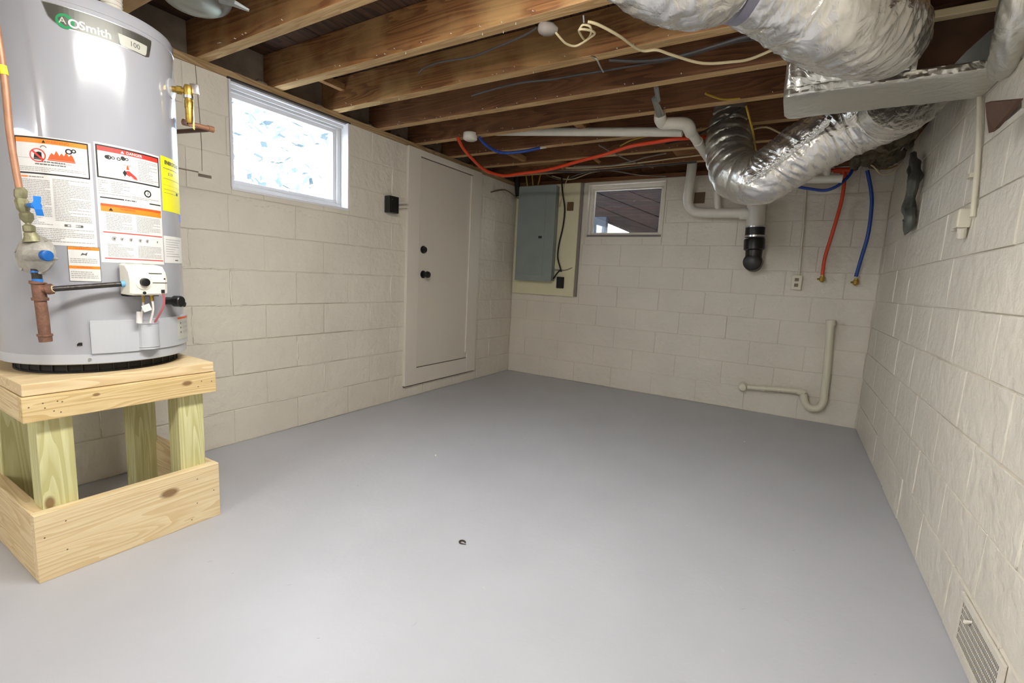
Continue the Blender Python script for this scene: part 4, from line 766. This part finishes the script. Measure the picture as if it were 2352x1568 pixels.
# ---- upper white pipe with fittings and hanging strap
up = thing('white_waste_pipe', 'long horizontal white waste pipe under the joists with elbow fittings', 'drain pipe', tuple((1.915,-1.336,2.03)))
pe = Vector((1.996,-1.311,2.02)); mk('pipe', MB().tube([(0.579,-1.377,2.16), tuple(pe)], .029, n=20), 'pvc', parent=up, smooth=True)
mk('elbow', MB().tube([(1.912,-1.564,2.06), (1.909,-1.533,2.04), (1.918,-1.488,2.03), (1.975,-1.499,2.02), (2.037,-1.465,2.02), (2.055,-1.423,2.01), (2.051,-1.343,2)], [.033, .036, .036, .034, .036, .038, .034], n=20, smooth=4), 'pvc', parent=up, smooth=True)
mk('drop_pipe', MB().tube([(2.051,-1.372,2.01), (2.066,-1.209,1.99), (2.093,-0.784,1.95)], [.032, .028, .028], n=20), 'pvc', parent=up, smooth=True)
mk('coupling', MB().tube([(2.069,-1.195,1.988), (2.071,-1.09,1.985)], .032, n=20), 'pvc', parent=up, smooth=True)
hs = MB(); 
for a, b, w_ in (((1.981,-1.934,2.07), (1.953,-1.769,2.06), .012), ((1.943,-1.815,2.06), (1.91,-1.581,2.05), .016), ((1.94,-1.718,2.06), (1.932,-1.556,2.05), .008)): hs.tube([a, b], w_, n=4)
o = mk('pipe_strap', hs, 'galv'); tag(o, 'bent grey metal hanger strap above the white elbow fitting', 'pipe strap')

# ---- P-trap at floor level
pt = thing('floor_trap', 'cream painted standpipe and trap low on the back wall near the corner', 'drain pipe', tuple((2.958,-0.05,0.101)))
mk('standpipe', MB().tube([(2.99,-0.05,0.823), (3.007,-0.05,0.481), (3.015,-0.05,0.225)], .027, n=20), 'pvcd', parent=pt, smooth=True)
mk('cap', MB().tube([(2.988,-0.05,0.847), (2.992,-0.05,0.805)], .034, n=20), 'pvcd', parent=pt, smooth=True)
mk('u_bend', MB().tube([(3.016,-0.05,0.239), (3.014,-0.05,0.181), (2.99,-0.05,0.133), (2.95,-0.05,0.118), (2.905,-0.05,0.139), (2.881,-0.05,0.19), (2.876,-0.05,0.233)], .029, n=20, smooth=4), 'pvcd', parent=pt, smooth=True)
mk('arm', MB().tube([(2.879,-0.05,0.234), (2.85,-0.05,0.243), (2.701,-0.05,0.236), (2.446,-0.05,0.213)], .021, n=20, smooth=3), 'pvcd', parent=pt, smooth=True)
for a, b in (((2.863,-0.05,0.238), (2.829,-0.05,0.243)), ((2.701,-0.05,0.235), (2.688,-0.05,0.234)), ((2.595,-0.05,0.226), (2.565,-0.05,0.225))): mk('slip_nut', MB().tube([a, b], .028, n=12), 'pvcd', parent=pt)
ec = Vector((2.425,-0.05,0.213)); mk('end_cap', MB().tube([ec+Vector((0, .05, 0)), ec+Vector((0, -.02, 0)), ec+Vector((-.002, -.035, 0)), ec+Vector((-.002, -.04, 0))], [.038, .036, .03, .02], n=24), 'pvcd', parent=pt, smooth=True)

# ---- outlet with conduit on the back wall
oc = thing('wall_outlet', 'white electrical outlet at the foot of a thin conduit on the back wall', 'outlet', (2.724, -.02, 1.12))
mk('conduit', MB().tube([(2.702,-0.012,1.864), (2.718,-0.012,1.578), (2.733,-0.012,1.182)], .008, n=10), 'pvcd', parent=oc, smooth=True)
cx_, cz_ = (2.722,-0.03,1.13)[0], (2.722,-0.03,1.13)[2]
mk('box', MB().box((cx_-.034, -.04, cz_-.056), (cx_+.034, 0, cz_+.056), ch=.005), 'pvcd', parent=oc); pl_ = mk('cover_plate', MB().box((cx_-.036, -.045, cz_-.058), (cx_+.036, -.0405, cz_+.058), ch=.003), 'pvcd', parent=oc)
for dz in (-.022, .022): mk('receptacle', MB().box((cx_-.014, -.048, cz_+dz-.013), (cx_+.014, -.0452, cz_+dz+.013), ch=.002), 'mortar', parent=pl_)

# ---- LEFT WALL small box
eb = thing('junction_box', 'black junction box on the left wall beside the door casing', 'electrical box', (.03, -1.88, 1.5))
mk('box', MB().box((.002, -1.925, 1.49), (.06, -1.83, 1.613), ch=.006), 'black', parent=eb); mk('lid', MB().box((.0605, -1.915, 1.5), (.066, -1.84, 1.603), ch=.002), 'black', parent=eb)
mk('screw', MB().tube([(.066, -1.905, 1.585), (.068, -1.905, 1.585)], .003, n=8), 'steel', parent=eb)
for z in (1.575, 1.545): mk('conduit', MB().tube([(.04, -1.832, z), (.04, -1.79, z+.003), (.036, -1.75, z+.012), (.034, -1.7, z+.014)], .0068, n=8, smooth=3), 'pvc', parent=eb, smooth=True)

# ============================================================ RIGHT WALL ITEMS
rb_ = thing('conduit_box', 'cream painted surface conduit and square box high on the right wall', 'electrical box', (WX-.02, -2.05, 1.38))
mk('conduit', MB().tube([(3.243,-1.95,1.846), (3.243,-2.034,1.686), (3.243,-2.1,1.515), (3.243,-2.146,1.355)], .0085, n=12, smooth=3), 'pvcd', parent=rb_, smooth=True)
mk('clip', MB().box((3.236, -2.045, 1.516), (3.256, -2.0, 1.533), ch=.003), 'pvcd', parent=rb_)
mk('box', MB().box((3.215, -2.085, 1.325), (3.256, -2.02, 1.395), ch=.006), 'pvcd', parent=rb_)
mk('side_spur', MB().box((3.225, -2.018, 1.322), (3.256, -1.955, 1.372), ch=.005).tube([(3.235, -2.075, 1.325), (3.24, -2.06, 1.29)], .014, n=10), 'wall', parent=rb_)
gr = thing('wall_vent', 'white painted metal vent grille low on the right wall', 'vent', (WX, -2.87, .05))
gy0, gy1, gz0, gz1 = -3.0, -2.712, .052, .174
fm = MB()
for a, b in (((3.246, gy0-.02, gz0-.02), (3.2535, gy1+.02, gz0)), ((3.246, gy0-.02, gz1), (3.2535, gy1+.02, gz1+.02)), ((3.246, gy0-.02, gz0), (3.2535, gy0, gz1)), ((3.246, gy1, gz0), (3.2535, gy1+.02, gz1))): fm.box(a, b, ch=.0015)
mk('frame', fm, 'wall', parent=gr); mk('dark_throat', MB().box((3.2498, gy0, gz0), (3.2532, gy1, gz1)), 'blackm', parent=gr)
for k in range(1, 6): z = gz0+(gz1-gz0)*k/6; mk('rail', MB().box((3.2488, gy0, z-.0016), (3.2497, gy1, z+.0016)), 'wall', parent=gr)
nb = 38
for k in range(1, nb): y = gy0+(gy1-gy0)*k/nb; mk('bar', MB().box((3.249, y-.0012, gz0), (3.2497, y+.0012, gz1)), 'trim', parent=gr)
mk('damper_lever', MB().tube([(3.254, -2.792, .158), (3.246, -2.79, .155), (3.24, -2.782, .146)], [.004, .004, .007], n=10), 'trim', parent=gr, smooth=True)
bg_ = MB(); bp_ = (1.705,-3.107,0.004); bg_.tube([(bp_[0]+.012*math.cos(a)*(1.2 if a > 4.6 else 1)-0, bp_[1]+.010*math.sin(a), .0035) for a in [math.radians(q) for q in range(20, 300, 20)]]+[(bp_[0]+.022, bp_[1]-.004, .0035)], [.002]+[.0034]*12+[.002, .001], n=8)
tag(mk('curled_insect', bg_, 'insect', smooth=True), 'tiny curled brown worm lying on the open grey floor', 'insect')

# ============================================================ DUCTS
def rings(base, pitch, amp):
    return lambda a, s: base(a, s)+amp*(abs(math.sin(PI*(s+.012*math.sin(a*2))/pitch))**.6-.6)
def crinkle(seed, a1=.05, f1=26, k1=1.6, tw=1.2, a2=.02, f2=70):
    def d(a, s):
        v = Vector((math.cos(a)*k1+seed, math.sin(a)*k1, s*f1+tw*math.sin(a+seed)))
        w = Vector((math.cos(a)*k1*2.2+seed+9, math.sin(a)*k1*2.2, s*f2+tw*2*math.cos(a)))
        return a1*(1-2*abs(noise.noise(v)))+a2*noise.noise(w)
    return d
A = thing('main_foil_duct', 'huge wrinkled silver foil flexible duct bending down into the box duct', 'duct', (2.69, -2.72, 1.87))
mk('duct_sleeve', MB().tube([(2.212,-3.171,1.95), (2.307,-3.111,1.897), (2.387,-3.041,1.894), (2.448,-2.965,1.92)], [.106, .109, .113, .1], n=96, smooth=40, disp=crinkle(2, .05, 22), caps=True), 'foil', parent=A, smooth=True)
mk('duct_bend', MB().tube([(2.463,-2.916,1.949), (2.544,-2.844,1.948), (2.623,-2.776,1.93), (2.7,-2.71,1.908), (2.768,-2.598,1.915), (2.835,-2.462,1.934), (2.904,-2.274,1.968)], [.1, .122, .136, .147, .15, .143, .125], n=120, smooth=40, disp=crinkle(5, .045, 20, 1.4, 1.6)), 'foil', parent=A, smooth=True)
p = Vector((2.469,-2.913,1.944)); q = Vector((2.492,-2.893,1.946)); mk('tape_band', MB().tube([p, q], [.106, .11], n=64, disp=crinkle(1, .02, 10)), 'tape', parent=A, smooth=True)
F = thing('bent_foil_duct', 'thin silver foil flexible duct hanging in a deep elbow below the far joists', 'duct', (2.31, -1.1, 1.65))
fp = [(2.235,-1.07,2.296), (2.24,-1.087,2.165), (2.244,-1.131,2.025), (2.274,-1.208,1.87), (2.347,-1.304,1.735), (2.471,-1.378,1.687), (2.585,-1.417,1.752), (2.7,-1.455,1.825), (2.808,-1.476,1.881), (2.901,-1.508,1.918), (3,-1.586,1.948), (3.045,-1.759,1.941)]
mk('duct_sleeve', MB().tube(fp[:6], [.125, .128, .13, .132, .14, .142], n=96, smooth=34, disp=rings(crinkle(4, .03, 24, .8, .5), .085, .085)), 'foil_d', parent=F, smooth=True)
mk('duct_arm', MB().tube(fp[4:], [.132, .142, .146, .148, .15, .152, .155, .15], n=96, smooth=34, disp=crinkle(8, .045, 24, 1.2, 1.4)), 'foil', parent=F, smooth=True)
# shiny crinkled seam along the arm
sm = MB(); sp_ = [Vector((2.411,-1.493,1.637)), Vector((2.512,-1.563,1.702)), Vector((2.588,-1.58,1.755)), Vector((2.678,-1.61,1.822)), Vector((2.736,-1.662,1.864)), Vector((2.766,-1.71,1.89))]
sm.tube(sp_, [.008, .02, .018, .016, .02, .012], n=16, smooth=16, disp=lambda a, s: .6*noise.noise(Vector((math.cos(a)*2, math.sin(a)*2, s*90)))); mk('crinkled_seam', sm, 'foil_cr', parent=F)
# box duct wrapped in foil
BX = thing('box_duct', 'rectangular foil-wrapped box duct under the joists against the right wall', 'duct', (2.9, -2.07, 1.85))
def wrapbox(x0, x1, y0, y1, z0, z1, r, amp, seed, nx=90, ny=64):
    mb = MB(); vs = []
    per = []
    for k in range(ny):
        a = 2*PI*k/ny; c, s = math.cos(a), math.sin(a); e = .38
        per.append((math.copysign(abs(c)**e, c), math.copysign(abs(s)**e, s)))
    for i in range(nx+1):
        u = i/nx; x = x0+(x1-x0)*u; sh = 1-.22*max(0, 1-u/.035)**2
        for k, (c, s) in enumerate(per):
            nz_ = 1+amp*noise.noise(Vector((x*18+seed, c*2.5, s*4)))+amp*.5*noise.noise(Vector((x*50+seed, c*5, s*9)))
            vs.append(((x), (y0+y1)/2+(y1-y0)/2*c*sh*nz_, (z0+z1)/2+(z1-z0)/2*s*sh*nz_))
    fs = [(i*ny+k, i*ny+(k+1) % ny, (i+1)*ny+(k+1) % ny, (i+1)*ny+k) for i in range(nx) for k in range(ny)]+[list(range(ny))[::-1], [nx*ny+k for k in range(ny)]]
    return mb.add(vs, fs)
mk('foil_wrap', wrapbox(2.585, 3.0, -2.215, -1.935, 1.848, 2.066, .03, .045, 3, 130, 96), 'foil_s', parent=BX, smooth=True)
# right part: unwrapped metal face, foil still covers the underside
mk('lower_wrap', wrapbox(2.588, 3.25, -2.226, -1.928, 1.83, 1.878, .02, .05, 5, 110, 64), 'foil_d', parent=BX, smooth=True)
mk('metal_duct', MB().box((2.99, -2.19, 1.86), (3.25, -1.95, 2.045)), 'rust', parent=BX)
mk('galvanised_patch', MB().prism([(3.1, 1.865), (3.2, 1.865), (3.235, 1.93), (3.235, 2.0), (3.19, 1.975), (3.14, 1.92)], 'y', -2.1925, -2.19), 'galv', parent=BX)
mk('edge_strip', MB().box((2.96, -2.225, 2.035), (3.25, -2.19, 2.062), ch=.004), 'cable', parent=BX)
mk('end_flange', MB().box((2.985, -2.235, 1.865), (3.004, -2.19, 2.05), ch=.004), 'foil_d', parent=BX)
mk('side_wrap', MB().tube([(3.235, -2.2, 1.83), (3.225, -2.28, 1.85), (3.215, -2.36, 1.9), (3.205, -2.41, 1.97), (3.2, -2.43, 2.06)], [.03, .042, .048, .048, .045], n=48, smooth=16, disp=crinkle(3, .08, 22)), 'foil_d', parent=BX, smooth=True)
mk('tape_patch', MB().box((2.825, -2.2265, 1.868), (2.925, -2.219, 1.888), ch=.001), 'tape', parent=BX)
# torn insulation flaps
def flap(pts, th_, m, name, label):
    mb = MB(); a = [Vector(p) for p in pts]; nrm = (a[1]-a[0]).cross(a[2]-a[0]).normalized()*th_
    n = len(a); sub = []
    mb.add(a+[p+nrm for p in a], [list(range(n))[::-1], [n+i for i in range(n)]]+[(i, (i+1) % n, n+(i+1) % n, n+i) for i in range(n)])
    o = mk(name, mb, m); return tag(o, label, 'insulation')
flap([(3.16,-2.494,1.651), (3.17,-2.482,1.616), (3.18,-2.494,1.561), (3.19,-2.494,1.571), (3.2,-2.54,1.595), (3.21,-2.576,1.625)], .012, 'backing', 'torn_insulation', 'brown torn insulation corner hanging below the box duct on the right wall')
flap([(3.2,-2.494,1.609), (3.2,-2.522,1.578), (3.22,-2.554,1.602), (3.22,-2.539,1.633)], .006, 'foil_d', 'torn_foil', 'scrap of silver foil beside the brown insulation corner')
fs_ = MB(); fpts = [Vector((3.21,-0.947,1.872)), Vector((3.215,-1.023,1.764)), Vector((3.215,-1.061,1.686)), Vector((3.215,-1.046,1.618)), Vector((3.215,-1.057,1.545)), Vector((3.22,-1.087,1.47)), Vector((3.225,-0.979,1.414))]
fs_.tube(fpts, [.02, .045, .05, .035, .05, .045, .006], n=40, smooth=14, flat=1, disp=lambda a, s: .35*noise.noise(Vector((math.cos(a)*1.5, math.sin(a)*1.5, s*16)))-.45*abs(math.sin(a))); tag(mk('hanging_foil', fs_, plain('grimy_foil', hexc(104, 106, 100), .5, .5, bump=.8, bscale=40, var=.3), smooth=True), 'long dull foil strip hanging down the right wall near the back corner', 'insulation')
db_ = MB()
for k in range(26):
    v = Vector((jr.uniform(2.98, 3.2), jr.uniform(-1.05, -.1), jr.uniform(1.97, 2.05))); r = jr.uniform(.025, .05)
    if v.x > 3.1: v.z -= .06*jr.random()
    d_ = Vector((jr.uniform(-1, 1), jr.uniform(-1, 1), jr.uniform(-.4, .3))).normalized()*r*1.6
    if v.x+abs(d_.x)+r > 3.24: v.x = 3.24-abs(d_.x)-r
    db_.tube([v-d_, v-d_*.5, v, v+d_*.5, v+d_], [r*.2, r*.85, r, r*.8, r*.15], n=18, smooth=4, disp=lambda a, s: .8*noise.noise(Vector((math.cos(a)*2.5+k, math.sin(a)*2.5, s*34))))
o = mk('insulation_bundle', db_, 'wad', smooth=True); tag(o, 'dark ragged insulation stuffed in the ceiling corner beyond the foil elbow', 'insulation', kind='stuff')
# metal boot between the joists by the heater
mb_ = thing('duct_boot', 'pale metal duct boot between the joists above the water heater', 'duct', (.5, -3.36, 2.1))
c_ = Vector((.43, -3.40, 2.2)); mk('boot', MB().tube([c_+Vector((0, 0, .06)), c_, c_+Vector((.01, 0, -.055)), c_+Vector((.015, 0, -.085)), c_+Vector((.015, 0, -.1))], [.14, .14, .13, .09, .03], n=40, smooth=5), 'galv', parent=mb_, smooth=True)
mk('metal_tab', MB().tube([(0.597,-3.388,2.11), (0.633,-3.348,2.1), (0.655,-3.303,2.09)], [.02, .014, .006], n=6), 'galv', parent=mb_)
# ============================================================ LIGHT FITTINGS (overhead, behind the frame)
def fixture(x, y, lab):
    t = thing('ceiling_light', lab, 'ceiling light', (x, y, 1.98), 'wraparound lights under the joists')
    mk('housing', MB().box((x-.14, y-.63, 2.045), (x+.14, y+.63, 2.07), ch=.004), 'housing', parent=t)
    mk('diffuser', MB().box((x-.11, y-.61, 1.985), (x+.11, y+.61, 2.044), ch=.02), 'lamp', parent=t)
fixture(1.85, -3.74, 'long white wraparound ceiling light above the open floor near the heater')
fixture(1.85, -6.9, 'long white wraparound ceiling light at the near end of the basement')

# ============================================================ OUTSIDE
gd = MB().box((-14, -12, 1.3), (-.35, 8, 1.4)); tag(mk('ground', gd, 'grass'), kind='structure')
gd = MB().box((-.34, .35, 1.3), (10, 8, 1.42)); tag(mk('ground', gd, 'soil'), kind='structure')
tr = random.Random(21)
def tree(x, y, h, r, lab):
    t = thing('tree', lab, 'tree', (x, y, 1.4), 'trees outside the window')
    mk('trunk', MB().tube([(x, y, 1.38), (x+.05, y, 1.4+h*.4), (x-.05, y+.05, 1.4+h)], [r, r*.8, r*.4], n=10, smooth=3), 'bark', parent=t, smooth=True)
    mb = MB()
    for k in range(260):
        a = tr.uniform(0, 2*PI); rr = tr.uniform(.1, 1.3)*h*.22; z = 1.4+h*tr.uniform(.12, 1.05); p = Vector((x+rr*math.cos(a), y+rr*math.sin(a), z)); s = tr.uniform(.05, .13)
        d = Vector((tr.uniform(-1, 1), tr.uniform(-1, 1), tr.uniform(-1, 1))).normalized(); e = d.cross(Vector((.3, .5, .8))).normalized()
        mb.add([p-d*s, p+e*s*.5, p+d*s, p-e*s*.5], [(0, 1, 2, 3)])
    tag(mk('foliage', mb, 'leaf', parent=t), kind='stuff')
tree(-3.8, -.9, 2.6, .09, 'pale leafy tree seen through the left part of the bright window')
tree(-4.6, .6, 3.0, .1, 'pale leafy tree seen through the right part of the bright window')
tree(-6.2, -.2, 3.4, .08, 'distant pale tree seen through the middle of the bright window')
# porch side seen through the small window
pc = thing('porch_steps', 'dark wooden underside of porch steps seen through the small window', 'porch', (1.2, .9, 1.42))
for k in range(7):
    x0 = .2; off = k*.15
    pts = [(0.729,0.9,1.745), (1.028,0.9,1.627)]; d_ = Vector(pts[1])-Vector(pts[0]); s_ = d_.z/d_.x; z_ = Vector(pts[0]).z+(x0-Vector(pts[0]).x)*s_+off
    mk('board', MB().prism([(x0-.6, z_-.6*s_), (3.0, z_+2.8*s_), (3.0, z_+2.8*s_+.145), (x0-.6, z_-.6*s_+.145)], 'y', .9+.012*(k % 2), .94+.012*(k % 2)), 'deck', parent=pc)
mk('back_board', MB().prism([(x0-.6, z_-.9-.6*s_+.01), (3.0, z_-.9+2.8*s_+.01), (3.0, z_+2.8*s_+.3), (x0-.6, z_-.6*s_+.3)], 'y', .96, 1.0), 'deck', parent=pc)
for q in (-.62, 3.28): mk('side_sky_block', MB().box((q, .22, 1.42), (q+.04, 1.0, 2.47)), 'deck', parent=pc)  # unseen side boards added to keep sky light off the steps
mk('top_sky_block', MB().box((-.6, .25, 2.45), (3.3, 1.0, 2.5)), 'deck', parent=pc)  # unseen cover added overhead so the underside of the porch stays dark
pr_ = mk('masonry_pier', MB().box(((0.578,0.8,1.724)[0], .78, 1.4), ((0.756,0.8,1.722)[0], .86, (0.749,0.8,1.806)[2]), ch=.005), 'pier'); tag(pr_, 'grey masonry pier outside the small window at its lower left', 'pier')
